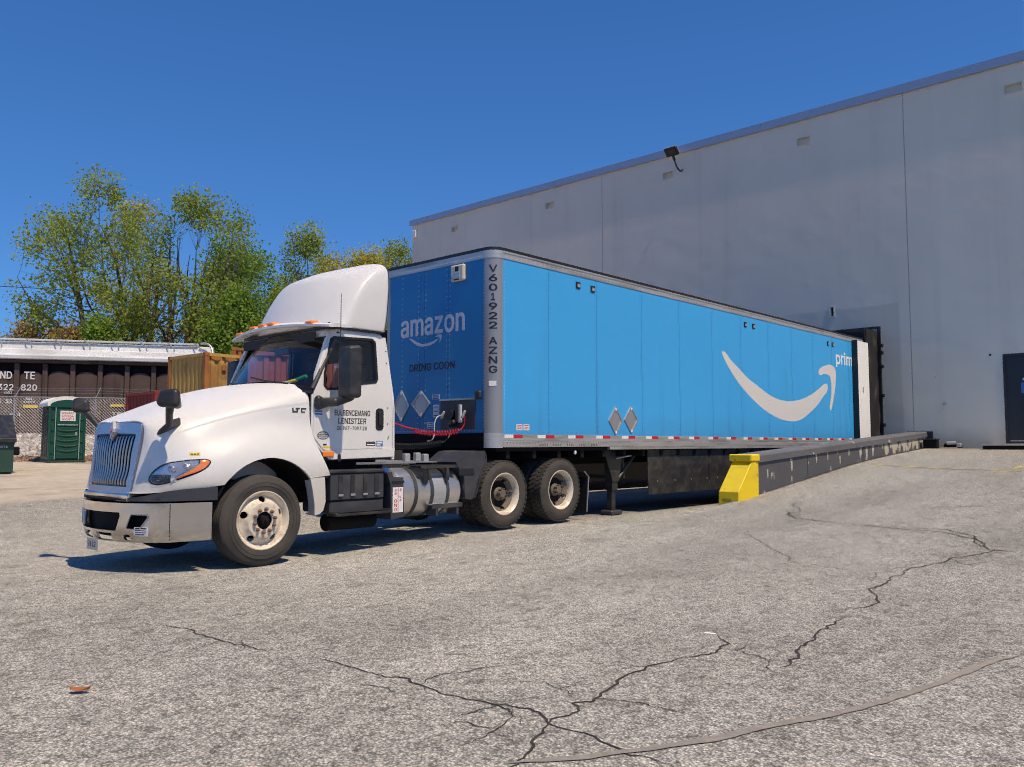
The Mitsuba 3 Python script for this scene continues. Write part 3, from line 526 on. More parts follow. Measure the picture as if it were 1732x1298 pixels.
# things on the front wall
gb = add(tl, 'gauge_box', bx(TX0 - 0.07, TX0 - .001, 8.925, 9.215, 3.84, 4.09, .02), 'm_cream')
add(gb, 'display', bx(TX0 - 0.078, TX0 - 0.069, 9.03, 9.10, 3.985, 4.06), 'm_ink'); add(gb, 'panel', bx(TX0 - 0.082, TX0 - 0.069, 9.0, 9.14, 3.88, 3.975, .005), 'm_silver'); add(gb, 'slot', bx(TX0 - 0.075, TX0 - 0.069, 9.02, 9.13, 3.852, 3.87), 'm_ink')
def diamond(o, hw, hh, xd):
    P = Polygon([(0, -hh), (hw, 0), (0, hh), (-hw, 0)]); R = P.difference(P.buffer(-0.022, join_style=2))
    a = add(tl, 'placard_holder', frame(ext(P.buffer(-0.015, join_style=2), 0.008), o, xd, (0, 0, 1)), 'm_post')
    add(a, 'rim', frame(ext(R, 0.018), o, xd, (0, 0, 1)), 'm_galv')
    P2 = Polygon([(0, -hh * .8), (hw * .55, -hh * .25), (hw * .55, hh * .25), (0, hh * .8), (-hw * .5, hh * .3), (-hw * .5, -hh * .3)]); add(a, 'card', frame(ext(P2, 0.011), o, xd, (0, 0, 1)), 'm_galv'); add(a, 'hinge', frame(ext(unary_union([sbox(-hw * .1, -hh * .9, hw * .1, -hh * .72), sbox(-hw * .1, hh * .72, hw * .1, hh * .9)]), .022), o, xd, (0, 0, 1)), 'm_decal_white')
diamond((TX0, 9.94, 1.99), 0.225, 0.215, FRONT[0]); diamond((TX0, 10.42, 1.97), 0.2, 0.26, FRONT[0])
diamond((11.70, TY, 1.755), 0.2, 0.245, SIDE[0]); diamond((12.17, TY, 1.78), 0.21, 0.24, SIDE[0])
cp = add(tl, 'connector_plate', bx(TX0 - 0.012, TX0 - .001, 8.72, 9.48, 1.585, 2.02, .003), 'm_panel_grey'); add(cp, 'trim', bx(TX0 - 0.03, TX0 - .001, 8.71, 9.49, 2.02, 2.045), 'm_rail')
add(cp, 'socket', cat_([cyl((TX0 - 0.09, 9.20, 1.80), (TX0 - .01, 9.20, 1.80), 0.075, 16), bx(TX0 - .07, TX0 - .01, 9.04, 9.10, 1.68, 1.95, .01)]), 'm_black', 30)
add(cp, 'socket_lid', bx(TX0 - 0.05, TX0 - .01, 8.99, 9.04, 1.68, 1.95, .005), 'm_decal_white'); add(cp, 'cap', hull_s([(TX0 - .08, 9.12, 1.68, .05), (TX0 - .05, 9.2, 1.66, .05)], 10), 'm_black', 40)
for y in (9.36, 8.90): add(cp, 'glad_hand', hull_s([(TX0 - .05, y, 1.84, .022), (TX0 - .07, y + .03, 1.76, .025)], 10), 'm_silver', 40)
add(tl, 'marker_lamp', rbox(TX0 - 0.06, TX0 - .002, 8.575, 8.70, 2.02, 2.15, .03, 12), 'm_plastic', 40)
for (y0, y1, z0, z1) in ((9.51, 9.68, 2.055, 2.13), (9.515, 9.655, 1.77, 1.965), (9.62, 9.80, 1.60, 1.70)):
    k = add(tl, 'info_plate', bx(TX0 - 0.004, TX0 - .0005, y0, y1, z0, z1), 'm_decal_front')
    for q in range(3):
        zz = z0 + (z1 - z0) * (q + .5) / 3; add(k, 'print', bx(TX0 - .0055, TX0 - .003, y0 + .02, y1 - .02, zz - .008, zz + .006), 'm_blue_seam')
for x in (9.17, 9.33):
    k = add(tl, 'info_plate', bx(x, x + .13, TY - .004, TY - .0005, 1.565, 1.655), 'm_decal_white'); 
    for q in range(3): add(k, 'print', bx(x + .015, x + .115, TY - .0055, TY - .003, 1.58 + q * .026, 1.592 + q * .026), 'm_ink_red')
k = add(tl, 'info_plate', frame(trimesh.creation.box(extents=[.11, .075, .006]), (TX0 + TR - (TR + .006) * math.cos(.72), TY + TR - (TR + .006) * math.sin(.72), 2.245), (math.sin(.72), -math.cos(.72), 0), (0, 0, 1)), 'm_decal_white')
for x, z in [(10.68, 3.97), (11.08, 3.96), (16.55, 3.94), (16.93, 3.94), (21.07, 3.93), (21.38, 3.93)]:
    k = add(tl, 'side_vent', bx(x - .055, x + .055, TY - .018, TY - .0005, z - .055, z + .055, .005), 'm_black'); add(k, 'flap', bx(x - .03, x + .035, TY - .024, TY - .017, z - .035, z + .02), 'm_silver')
# rear door folded out beside the trailer's end, landing gear, skirt, axles
rd = add(tl, 'rear_door', side_plate(Polygon([(22.74, 1.50), (23.55, 1.50), (23.55, 4.15), (22.74, 4.15)]), 8.21, 8.25), 'm_white_flat')
add(rd, 'gasket', bx(22.69, 22.738, 8.205, 8.34, 1.48, 4.16), 'm_black'); add(rd, 'hook', bx(23.05, 23.1, 8.195, 8.208, 2.75, 2.9, .004), 'm_silver')
add(tl, 'rear_frame', cat_([bx(TX1 - .03, TX1, TY, TY + .12, 1.26, 4.23), bx(TX1 - .03, TX1, TY2 - .12, TY2, 1.26, 4.23), bx(TX1 - .031, TX1 + .001, TY, TY2, 4.12, 4.232)]), 'm_rail')
lg = add(tl, 'landing_gear', cat_([side_plate([(11.640, 1.27), (12.220, 1.27), (12.070, 0.70), (11.900, 0.70)], 8.55, 8.57), bx(11.900, 12.060, 8.57, 8.73, 0.55, 1.27), bx(11.925, 12.035, 8.60, 8.70, 0.20, 0.56), bx(11.900, 12.060, 10.55, 10.71, 0.2, 1.27), bx(11.960, 12.010, 8.7, 10.6, .75, .81)]), 'm_plastic')
add(lg, 'foot', bx(11.820, 12.140, 8.52, 8.78, 0.12, 0.20, .02), 'm_panel_grey'); add(lg, 'brace', cat_([tube([(12.080, 8.60, .72), (12.770, 8.60, 1.26)], .03, 8), tube([(12.270, 8.62, 1.27), (12.320, 8.62, .75)], .022, 6)]), 'm_plastic')
add(lg, 'crank', tube(spline([(11.970, 8.53, 1.1), (12.020, 8.46, 1.12), (12.320, 8.45, 1.15)], 8), .012, 6), 'm_galv')
for a, b in ((12.80, 15.0), (15.02, 18.0), (18.02, 20.5)):
    k = add(tl, 'side_skirt', bx(a, b, 8.42, 8.44, 0.64, 1.262), 'm_plastic'); add(k, 'flap', bx(a, b, 8.412, 8.42, 0.44, 0.70), 'm_plastic')
    for xx in np.arange(a + .3, b, .6): add(k, 'bolt', rbox(xx - .012, xx + .012, 8.40, 8.414, .66, .684, .005, 6), 'm_galv')
add(tl, 'frame_rail', cat_([bx(9.0, 23.3, 9.15, 9.25, 1.0, 1.25), bx(9.0, 23.3, 10.03, 10.13, 1.0, 1.25)] + [bx(x, x + .08, TY + .05, TY2 - .05, 1.14, 1.25) for x in np.arange(9, 23.3, .6)]), 'm_chassis')
add(tl, 'marker_bulb', bx(10.6, 10.64, 8.36, 8.4, 1.19, 1.25, .01), 'm_decal_white')

# ------------------------------------------------------------------ wheels (axle along y, outer face at y = 0, towards -y)
def tire_mesh(R, w, lugs):
    ri = 0.318 if not lugs else 0.300
    pr = [(ri, 0.012), (ri + .012, -.004), (ri + .05, -.012), (ri + .08, -.017), (ri + .11, -.014), (R - .055, -.002), (R - .03, .006), (R - .012, .018), (R, .035)]
    gr = []
    for c in np.linspace(0.035, w - 0.035, 6)[1:-1]: gr += [(R, c - .009), (R - .012, c - .006), (R - .012, c + .006), (R, c + .009)]
    back = [(r, w - y) for r, y in pr[::-1]]
    m = lathe(pr + gr + back + [(ri, .012)], 72)
    if lugs:
        L = []
        for k in range(44):
            a = k * 2 * PI / 44
            for y0, y1, da in ((0.005, .055, 0), (.066, .128, .05), (.138, .20, 0), (.21, w - .01, .05)):
                b = bx(R - .012, R + .005, y0, y1, -.021, .021); v = np.array(b.vertices); v[:, 2] += (v[:, 1] - y0) * .25; ca, sa = math.cos(a + da), math.sin(a + da)
                L.append(trimesh.Trimesh(np.stack([v[:, 0] * ca - v[:, 2] * sa, v[:, 1], v[:, 0] * sa + v[:, 2] * ca], 1), b.faces, process=False))
        m = cat_([m] + L)
    else:
        m = cat_([m] + [lathe([(ri + q, -.0165 - .002), (ri + q + .004, -.0205), (ri + q + .008, -.0185)], 72) for q in (.06, .10)])
    return m
def on_ring(r, y, k, n, ph=0.0): a = ph + k * 2 * PI / n; return r * math.cos(a), y, r * math.sin(a)
def disc_mesh(prof, holes, hr, hy, n=72, size=.036):
    m = man(lathe(prof + [prof[0]], n))
    for k in range(holes):
        x, y, z = on_ring(hr, 0, k, holes, 0.33)
        h = m3.Manifold.cylinder(0.4, size, size, 20).scale((1, 1.25, 1)).rotate((0, 0, 0)).translate((0, 0, -.2))
        h = h.rotate((90, 0, 0)) if False else h
        c = tm(h); v = np.array(c.vertices); a = math.atan2(z, x)     # cylinder axis z -> wheel y; long axis tangential
        rad, tan = v[:, 0], v[:, 1]
        vv = np.stack([x + rad * math.cos(a) - tan * math.sin(a), -v[:, 2] + hy, z + rad * math.sin(a) + tan * math.cos(a)], 1)
        m -= man(trimesh.Trimesh(vv, c.faces, process=False))
    return tm(m)
FT = tire_mesh(0.505, 0.275, False); DT = tire_mesh(0.490, 0.265, True)
RIM = lathe([(.300, -.004), (.304, .004), (.300, .014), (.286, .018), (.276, .035), (.262, .06), (.255, .12), (.255, .24), (.245, .24), (.245, .06), (.268, .02), (.280, .006), (.292, -.006), (.300, -.004)], 72)
FD = disc_mesh([(.088, -.020), (.172, -.020), (.186, -.012), (.206, .022), (.236, .050), (.262, .062), (.262, .075), (.230, .064), (.198, .036), (.178, .004), (.088, -.004)], 5, .214, .03, size=.030)
DD = disc_mesh([(.088, .150), (.168, .150), (.182, .140), (.205, .10), (.235, .080), (.262, .075), (.262, .09), (.235, .094), (.210, .114), (.188, .154), (.170, .165), (.088, .165)], 5, .212, .1, size=.032)
DRUM = lathe([(0, .135), (.205, .135), (.215, .15), (.215, .27), (0, .27)], 40)
NUT = lathe([(0, -.05), (.010, -.05), (.017, -.036), (.021, -.028), (.021, -.002), (0, -.002)], 6)
FH = lathe([(0, -.085), (.018, -.085), (.024, -.075), (.026, -.06), (.045, -.055), (.052, -.035), (.058, .0), (.094, .006), (.098, .05), (0, .05)], 32)
DH = lathe([(0, .03), (.05, .03), (.062, .04), (.07, .10), (.088, .11), (.10, .12), (.10, .17), (0, .17)], 32)
STUD = lathe([(0, -.01), (.009, -.01), (.009, .02), (.014, .022), (.014, .05), (0, .05)], 6)
wk = {}
def wheel(parent, x, y, z, front, turn=1, name='wheel', spin=0.0):
    """One wheel under the truck: tyre, rim, disc, hub and nuts; turn = -1 for the far side."""
    if 'ft' not in wk:
        wk.update(ft=mikit.ply(FT, 'm_rubber', smooth=35), dt=mikit.ply(DT, 'm_rubber', smooth=35), rim=mikit.ply(RIM, 'm_cream', smooth=40), fd=mikit.ply(FD, 'm_cream', smooth=30), dd=mikit.ply(DD, 'm_brake', smooth=30),
                  nut=mikit.ply(NUT, 'm_rust_nut', smooth=False), fh=mikit.ply(FH, 'm_chassis', smooth=30), dh=mikit.ply(DH, 'm_brake', smooth=30), drum=mikit.ply(DRUM, 'm_chassis', smooth=30), stud=mikit.ply(STUD, 'm_brake', smooth=False))
    key = parent + '__' + name
    if any(k.startswith(key + '__') for k in scene):
        i = 1
        while any(k.startswith(f'{key}_{i:03d}__') for k in scene): i += 1
        key = f'{key}_{i:03d}'
    M = T().translate([x, y, z]).rotate([0, 0, 1], 0 if turn > 0 else 180).rotate([0, 1, 0], spin)
    KS = T().scale([1.09, 1.0, 1.09]) if front else T().scale([1.03, 1.0, 1.03])
    P = dict(tyre='ft' if front else 'dt', rim='rim', disc='fd' if front else 'dd', hub='fh' if front else 'dh', drum='drum')
    for nm, q in P.items(): scene[f'{key}__{nm}'] = {**wk[q], 'to_world': M @ KS if nm in ('rim', 'disc') else M}
    if not front: scene[f'{key}__inner_tyre'] = {**wk['dt'], 'to_world': M @ T().translate([0, .33, 0])}
    nn, rr, yy, q = (10, .128, -.020, 'nut') if front else (8, .075, .03, 'stud')
    for k in range(nn):
        ox, oy, oz = on_ring(rr, yy, k, nn, .2); scene[f'{key}__nut' + (f'_{k:03d}' if k else '')] = {**wk[q], 'to_world': M @ T().translate([ox, oy, oz])}
# ------------------------------------------------------------------ tractor
YC = 9.58
tk = thing('semi_truck', 'white day cab semi truck with a roof fairing hitched to the blue trailer', 'truck')
for i, (x, z, f) in enumerate(((4.98, .512, True), (8.92, .628, False), (10.22, .636, False))):
    wheel(tk, x, TY, z, f, 1, 'wheel', 25 * i); wheel(tk, x, 2 * YC - TY, z, f, -1, 'wheel', 40 * i)
add(tk, 'axle', cat_([cyl((x, 8.7, z), (x, 10.46, z), .075, 12) for x, z in ((4.98, .5), (8.92, .63), (10.22, .64))] + [hull_s([(x, 9.58, z, .19), (x + .15, 9.58, z, .12)], 10) for x, z in ((8.92, .63), (10.22, .64))]), 'm_chassis', 30)
add(tk, 'chassis_rail', bx(4.0, 10.95, 9.12, 9.20, .62, .92), 'm_chassis'); add(tk, 'chassis_rail', bx(4.0, 10.95, 9.96, 10.04, .62, .92), 'm_chassis')
add(tk, 'engine', cat_([rbox(4.25, 5.6, 9.2, 9.96, .5, 1.35, .06, 8), bx(3.95, 4.1, 9.05, 10.1, .75, 1.45), bx(5.55, 6.85, 8.75, 10.4, .75, 1.16)]), 'm_chassis')
add(tk, 'fifth_wheel', cat_([bx(9.0, 10.1, 9.15, 10.0, 1.08, 1.18, .03), bx(9.3, 9.9, 9.2, 9.95, .9, 1.09)]), 'm_chassis')
# hood: a control net (columns from the centre line out and down, rows from nose to cowl), smoothed and closed, wheel wells cut out
NET = [
 [(3.84, 0, 1.615), (3.845, .35, 1.61), (3.875, .615, 1.575), (3.862, .640, 1.36), (3.832, .625, 1.15), (3.805, .605, .98), (3.79, .592, .88), (3.775, .58, .84)],
 [(4.02, 0, 1.70), (4.01, .36, 1.69), (3.99, .70, 1.625), (3.97, .80, 1.40), (3.955, .85, 1.18), (3.94, .865, 1.01), (3.925, .86, .91), (3.91, .85, .845)],
 [(4.34, 0, 1.85), (4.34, .40, 1.835), (4.32, .77, 1.72), (4.28, .925, 1.555), (4.26, 1.02, 1.33), (4.27, 1.10, 1.13), (4.27, 1.12, .98), (4.28, 1.11, .885)],
 [(4.78, 0, 1.985), (4.78, .42, 1.97), (4.78, .82, 1.84), (4.78, .96, 1.70), (4.78, 1.03, 1.50), (4.76, 1.14, 1.33), (4.74, 1.195, 1.12), (4.74, 1.20, .94)],
 [(5.20, 0, 2.08), (5.20, .43, 2.065), (5.20, .86, 1.95), (5.20, 1.0, 1.785), (5.20, 1.035, 1.60), (5.22, 1.13, 1.42), (5.25, 1.195, 1.20), (5.27, 1.205, .95)],
 [(5.60, 0, 2.14), (5.60, .44, 2.13), (5.66, .89, 2.07), (5.675, 1.03, 1.87), (5.68, 1.055, 1.62), (5.71, 1.11, 1.42), (5.78, 1.18, 1.22), (5.885, 1.20, .985)],
]
N = np.array(NET); ri_, ci_ = np.arange(N.shape[0]), np.arange(N.shape[1]); rr, cc = np.linspace(0, N.shape[0] - 1, 76), np.linspace(0, N.shape[1] - 1, 90)
S = np.stack([RectBivariateSpline(ri_, ci_, N[:, :, k], kx=3, ky=3, s=0.0012 if k else 0)(rr, cc) for k in range(3)], -1); S[:, 0, 1] = 0.0
_c = cc[None, :]; _r = rr[:, None]; S[:, :, 1] += .006 * np.clip((_c - 2.35) / .62, 0, 1) ** 1.5 * (_c <= 3.0) * np.clip((_r - .9) / .8, 0, 1)
def close_hood(S):
    nr, nc = S.shape[:2]; full = np.concatenate([np.stack([S[:, :, 0], YC - S[:, :, 1], S[:, :, 2]], -1)[:, ::-1], np.stack([S[:, 1:, 0], YC + S[:, 1:, 1], S[:, 1:, 2]], -1)], 1)
    m = full.shape[1]; v = full.reshape(-1, 3); i, j = np.meshgrid(np.arange(nr - 1), np.arange(m), indexing='ij'); j2 = (j + 1) % m
    q = np.stack([i * m + j, i * m + j2, (i + 1) * m + j2, (i + 1) * m + j], -1).reshape(-1, 4); f = np.vstack([q[:, [0, 1, 2]], q[:, [0, 2, 3]]])
    a, b = len(v), len(v) + 1; v = np.vstack([v, [[4.30, YC, 1.2]], [[5.70, YC, 1.5]]]); j = np.arange(m); j2 = (j + 1) % m; o = (nr - 1) * m
    f = np.vstack([f, np.stack([np.full(m, a), j2, j], 1), np.stack([np.full(m, b), o + j, o + j2], 1)])
    t = trimesh.Trimesh(v, f, process=False); 
    if t.volume < 0: t.invert()
    return t
hood = man(close_hood(S))
AX, AZ, AR_ = 5.085, .53, .675
well = tm(m3.Manifold.cylinder(3.0, AR_, AR_, 80)); vv = np.array(well.vertices); well = trimesh.Trimesh(np.stack([AX + vv[:, 0], YC - 1.5 + vv[:, 2], AZ + vv[:, 1]], 1), np.asarray(well.faces)[:, ::-1], process=False)
wm = man(well); keep = m3.Manifold.cube((4, 1.1, 4)).translate((3, YC - .55, -1))
hood = hood - (wm - keep)
hood = hood - m3.Manifold.cube((0.06, 1.06, .64)).translate((3.70, YC - .53, .89))
add(tk, 'hood', tm(hood), 'm_white', 32)
inner_well = man(trimesh.Trimesh(np.stack([AX + vv[:, 0] * .975, YC - 1.5 + vv[:, 2], AZ + vv[:, 1] * .975], 1), np.asarray(well.faces), process=False))
for y in (YC - 1.165, YC + .545): add(tk, 'wheel_well', tm((wm ^ m3.Manifold.cube((4, .62, 4)).translate((3, y, .80))) - inner_well), 'm_chassis', 30)
def net_at(u, c):
    """A point of the hood's near side and its outward normal (row 0..5, column 0..7)."""
    i, j = u / (N.shape[0] - 1) * 75, c / (N.shape[1] - 1) * 89; i0, j0 = int(min(i, 74)), int(min(j, 88)); p = lambda a, b: np.array([S[a, b, 0], YC - S[a, b, 1], S[a, b, 2]])
    fi, fj = i - i0, j - j0; q = (p(i0, j0) * (1 - fi) + p(i0 + 1, j0) * fi) * (1 - fj) + (p(i0, j0 + 1) * (1 - fi) + p(i0 + 1, j0 + 1) * fi) * fj
    n = np.cross(p(i0 + 1, j0) - p(i0, j0), p(i0, j0 + 1) - p(i0, j0)); n /= np.linalg.norm(n); n = n if n[1] < 0 else -n
    return q, n
from scipy.spatial import cKDTree
_SP = np.stack([S[..., 0], YC - S[..., 1], S[..., 2]], -1).reshape(-1, 3); _SN = np.cross(np.gradient(np.stack([S[..., 0], YC - S[..., 1], S[..., 2]], -1), axis=0), np.gradient(np.stack([S[..., 0], YC - S[..., 1], S[..., 2]], -1), axis=1)).reshape(-1, 3)
_SN /= np.linalg.norm(_SN, axis=1, keepdims=True) + 1e-12; _SN *= np.where(_SN[:, 1:2] > 0, -1, 1)
_side = (_SP[:, 1] < YC - .57); _ST = cKDTree(_SP[_side][:, [0, 2]]); _sp, _sn = _SP[_side], _SN[_side]
def drape(poly, off, thick, dens=.02, dome=0.0):
    """A shape drawn in (x, z) laid on the hood's near side as a thin solid, domed by dome."""
    m = ext(poly, 1e-4).subdivide_to_size(max(dens, .03)); v = np.array(m.vertices); v[:, 2] *= 1e4; d, i = _ST.query(v[:, :2], k=6); w = 1 / (d + .01); w /= w.sum(1, keepdims=True)
    y = (_sp[i][:, :, 1] * w).sum(1); n = (_sn[i] * w[:, :, None]).sum(1); n /= np.linalg.norm(n, axis=1, keepdims=True)
    from shapely import points, distance
    e = np.clip(distance(poly.boundary, points(v[:, 0], v[:, 1])) / .07, 0, 1) ** .5 * dome
    base = np.stack([v[:, 0], y, v[:, 1]], 1)
    return trimesh.Trimesh(base + n * (off + v[:, 2] * (thick + e))[:, None], np.asarray(m.faces)[:, ::-1], process=False)
# headlight, drawn in (x, z)
HL = smooth_poly([(3.885, .957), (3.903, 1.035), (3.966, 1.12), (4.084, 1.17), (4.283, 1.188), (4.395, 1.182), (4.35, 1.115), (4.23, 1.048), (4.072, .984), (3.965, .945), (3.905, .937)], 90)
AMB = Polygon([(4.03, .93), (4.075, 1.0), (4.20, 1.085), (4.285, 1.145), (4.30, 1.22), (4.5, 1.22), (4.5, .9)])
hl = add(tk, 'headlight', drape(HL.buffer(.010), -.03, .032), 'm_black', 40)
amb = HL.intersection(AMB)
clear = HL.difference(AMB.buffer(.006)).difference(sbox(3.8, .9, 4.03, 1.03))
add(hl, 'turn_signal', drape(amb.buffer(-.004), .0, .012, .02, .012), 'm_amber', 40); add(hl, 'reflector', drape(clear.buffer(-.006), -.002, .006, .015, .004), 'm_reflector', False)
for (x, z, r) in ((4.05, 1.095, .036), (4.17, 1.115, .034)):
    pq = drape(Polygon([(x + r * math.cos(t), z + r * math.sin(t)) for t in np.linspace(0, 2 * PI, 16)[:-1]]), .006, .008, .02, .02); add(hl, 'lamp', pq, 'm_chrome', 40)
add(hl, 'divider', drape(LineString([(4.04, .955), (4.075, 1.0), (4.20, 1.085), (4.285, 1.145)]).buffer(.005), .004, .012), 'm_silver', 40)
add(hl, 'low_lamp', drape(sbox(4.038, .968, 4.075, .998).buffer(.004), .002, .005), 'm_decal_white', 40)
add(hl, 'lens', drape(HL.buffer(-.002), .012, .004, .03, .022), 'm_lens', 40)
# far headlight
fh = add(tk, 'headlight', mirror(drape(HL.buffer(.008), -.01, .02), YC), 'm_reflector', 40)
# grille
gs = Polygon([(-.565, 0), (.565, 0), (.615, .70), (.60, .765), (.30, .785), (-.30, .785), (-.60, .765), (-.615, .70)]); hole = Polygon([(-.475, .085), (.475, .085), (.525, .655), (.09, .665), (0, .585), (-.09, .665), (-.525, .655)])
def grille_map(m, out=0.0):
    """(y across, z up, thickness towards the front) -> the raked, slightly bowed nose."""
    v = np.array(m.vertices); x = 3.775 + .085 * v[:, 1] / .78 + .035 * (v[:, 0] / .6) ** 2 - v[:, 2] - out; return trimesh.Trimesh(np.stack([x, YC - v[:, 0], .815 + v[:, 1]], 1), m.faces, process=False)
g = gs.buffer(-.03, join_style=1).buffer(.03).difference(hole.buffer(-.015).buffer(.015)); gm = ext(g, .05).subdivide_to_size(.06)
gk = add(tk, 'grille', grille_map(gm, -.02), 'm_chrome', 30)
add(gk, 'inner_trim', grille_map(ext(hole.buffer(.004).difference(hole.buffer(-.018)), .04).subdivide_to_size(.06), -.025), 'm_black')
add(gk, 'mesh', grille_map(ext(hole, .004).subdivide_to_size(.2), -.045), 'm_chassis')
for k in range(15):
    t = (k - 7) / 7.0; ys, yt = t * .452, t * .498; top = .650 if abs(t) > .17 else .585 + abs(yt) * .85
    P3 = [(ys, .092, .0), (ys, .10, .010), (ys + (yt - ys) * .2, .2, .015), (ys + (yt - ys) * .6, .42, .018), (yt, top - .06, .015), (yt, top - .02, .006), (yt, top, -.012)]
    b = tube(spline(P3, 18), .0125, 8); v = np.array(b.vertices); c = spline(P3, 18).mean(0)
    add(gk, 'bar', grille_map(b, -.005), 'm_grille_bar', 60)
em = add(gk, 'emblem', grille_map(ext(Polygon([(0, .60), (.04, .68), (.036, .72), (0, .81), (-.036, .72), (-.04, .68)]), .03), .03), 'm_silver'); add(em, 'diamond', grille_map(ext(Polygon([(0, .66), (.018, .69), (0, .725), (-.018, .69)]), .006), .058), 'm_ink_red')
# nose panel under the grille, black filler strip, bumper
add(tk, 'nose_panel', cat_([rbox(3.74, 4.2, YC - .60, YC + .60, .745, .83, .02, 10)]), 'm_bumper', 40)
def bump_x(w): a = np.abs(w); return 3.635 + .30 * a ** 2 + np.maximum(0, a - .95) ** 1.5 * 2.2
def bump_plate(poly, thick, dens=.05, out=0.0):
    m = ext(poly, thick).subdivide_to_size(dens); v = np.array(m.vertices); w = v[:, 0]
    x = bump_x(w); dx = (bump_x(w + .01) - bump_x(w - .01)) / .02; nn = np.stack([-np.ones_like(w), dx], 1); nn /= np.linalg.norm(nn, axis=1, keepdims=True)
    o = v[:, 2] - thick + out; roll = -.04 * np.clip((.44 - v[:, 1]) / .12, 0, 1) ** 2
    return trimesh.Trimesh(np.stack([x + nn[:, 0] * (o + roll), YC - (w + nn[:, 1] * (o + roll)), v[:, 1]], 1), m.faces, process=False)
W1 = 1.215
BP = Polygon([(-W1, .345), (-1.0, .33), (-.6, .32), (.6, .32), (1.0, .33), (W1, .345), (W1, .745), (.62, .735), (-.62, .735), (-W1, .745)])
for s in (-1, 1):
    BP = BP.difference(Polygon([(s * .52, .44), (s * .505, .50), (s * .44, .62), (s * .03, .62), (s * .03, .44)]).buffer(-.02).buffer(.02) if False else Polygon([]))
ho = [Polygon([(-.44, .44), (.44, .44), (.50, .60), (.49, .635), (-.49, .635), (-.50, .60)]).buffer(-.02).buffer(.02)]
for s in (-1, 1):
    ho += [Polygon([(s * .60, .47), (s * .76, .47), (s * .86, .60), (s * .84, .615), (s * .66, .615)]).buffer(-.012).buffer(.012), Polygon([(s * .55, .345), (s * .64, .345), (s * .645, .405), (s * .56, .405)]).buffer(-.02).buffer(.02)]
ho += [sbox(-.36, .348, -.08, .40).buffer(.012), sbox(.08, .348, .36, .40).buffer(.012)]
BH = BP.difference(unary_union(ho))
bk = add(tk, 'bumper', bump_plate(BH, .03), 'm_bumper', 40)
add(bk, 'inner', bump_plate(sbox(-1.0, .36, 1.0, .72), .004, .1, -.10), 'm_chassis'); 
for q in ho[1:3:1]: pass
add(bk, 'opening_trim', cat_([bump_plate(q.buffer(.012).difference(q), .012, .05, .008) for q in (ho[1], ho[3])]), 'm_chrome', 40)
pl = bump_plate(sbox(.70, .40, .86, .49), .003, .05, .004); sk = add(bk, 'sticker', pl, 'm_decal_white')
for q in range(4): add(sk, 'print', bump_plate(sbox(.715, .412 + q * .02, .845 - .02 * (q == 0), .419 + q * .02 + .005 * (q == 3)), .002, .05, .006), 'm_ink')
add(bk, 'joint_line', bump_plate(sbox(1.03, .35, 1.034, .735), .002, .05, .001), 'm_chassis')
lp = add(tk, 'licence_plate', bx(3.625, 3.63, YC - .16, YC + .14, .21, .335, .002), 'm_silver'); add(lp, 'characters', frame(text_fit('76 L2', .2, .06, True), (3.625, YC + .1, .245), *FRONT), 'm_panel_grey')
add(tk, 'filler_strip', cat_([bump_plate(Polygon([(-W1, .765), (-.7, .76), (.7, .76), (W1, .765), (W1, .80), (.7, .775), (-.7, .775), (-W1, .80)]), .28, .08, -.02)]), 'm_chassis')
FS = Polygon([(.50, .755), (W1 + .02, .765), (W1 + .02, .905), (1.1, .885), (.80, .815), (.50, .775)])
add(tk, 'bumper_cap', bump_plate(FS, .05, .05, -.004), 'm_panel_grey', 40); add(tk, 'bumper_cap', mirror(bump_plate(FS, .05, .05, -.004), YC), 'm_panel_grey', 40)
# hood trim: emblem letters, yellow sticker, crease bead, rear gap seal
add(tk, 'sticker', drape(sbox(4.205, 1.236, 4.305, 1.268), .001, .003), 'm_sticker_yellow'); 
for q in range(3): add(tk, 'sticker_print', drape(sbox(4.218 + q * .028, 1.246, 4.238 + q * .028, 1.258), .004, .002), 'm_ink')
lt = text_fit('LTC', .17, .055, True, .001); 
lm = unary_union([Polygon([(0, .055), (.018, .055), (.018, .018), (.055, .018), (.055, 0), (0, 0)]), Polygon([(.045, .055), (.10, .055), (.095, .04), (.075, .04), (.07, .0), (.055, .0), (.06, .03), (.045, .04)]), Polygon([(.115, 0), (.165, 0), (.165, .015), (.13, .015), (.13, .04), (.18, .04), (.185, .055), (.115, .055)])])
from shapely import affinity
add(tk, 'hood_badge', drape(affinity.translate(lm, 5.45, 1.735), .001, .006), 'm_panel_grey')
# hood mirrors
def hood_mirror():
    h = hull_s([(3.93, 8.40, 1.87, .055), (3.92, 8.42, 1.80, .06), (3.99, 8.30, 1.88, .05), (3.99, 8.28, 1.78, .045), (4.04, 8.37, 1.88, .035), (4.05, 8.35, 1.76, .035), (3.99, 8.48, 1.86, .045), (4.0, 8.48, 1.79, .045)], 20)
    b = cat_([hull_s([(3.93, 8.46, 1.76, .042), (3.95, 8.50, 1.70, .038)], 14), hull_s([(3.94, 8.49, 1.73, .038), (4.02, 8.66, 1.56, .036)], 14)])
    c = hull_s([(4.03, 8.66, 1.58, .032), (4.15, 8.72, 1.625, .02), (4.16, 8.73, 1.575, .02), (3.97, 8.80, 1.47, .015), (3.99, 8.77, 1.50, .03), (4.06, 8.76, 1.53, .025)], 14)
    h.apply_translation([-.085, 0, 0]); return h, b, c
for s in (-1, 1):
    H = hood_mirror(); f = (lambda m: m) if s < 0 else (lambda m: mirror(m, YC))
    k = add(tk, 'hood_mirror', f(H[0]), 'm_plastic', 40); add(k, 'arm', f(H[1]), 'm_plastic', 40); add(k, 'foot', f(H[2]), 'm_plastic', 40)
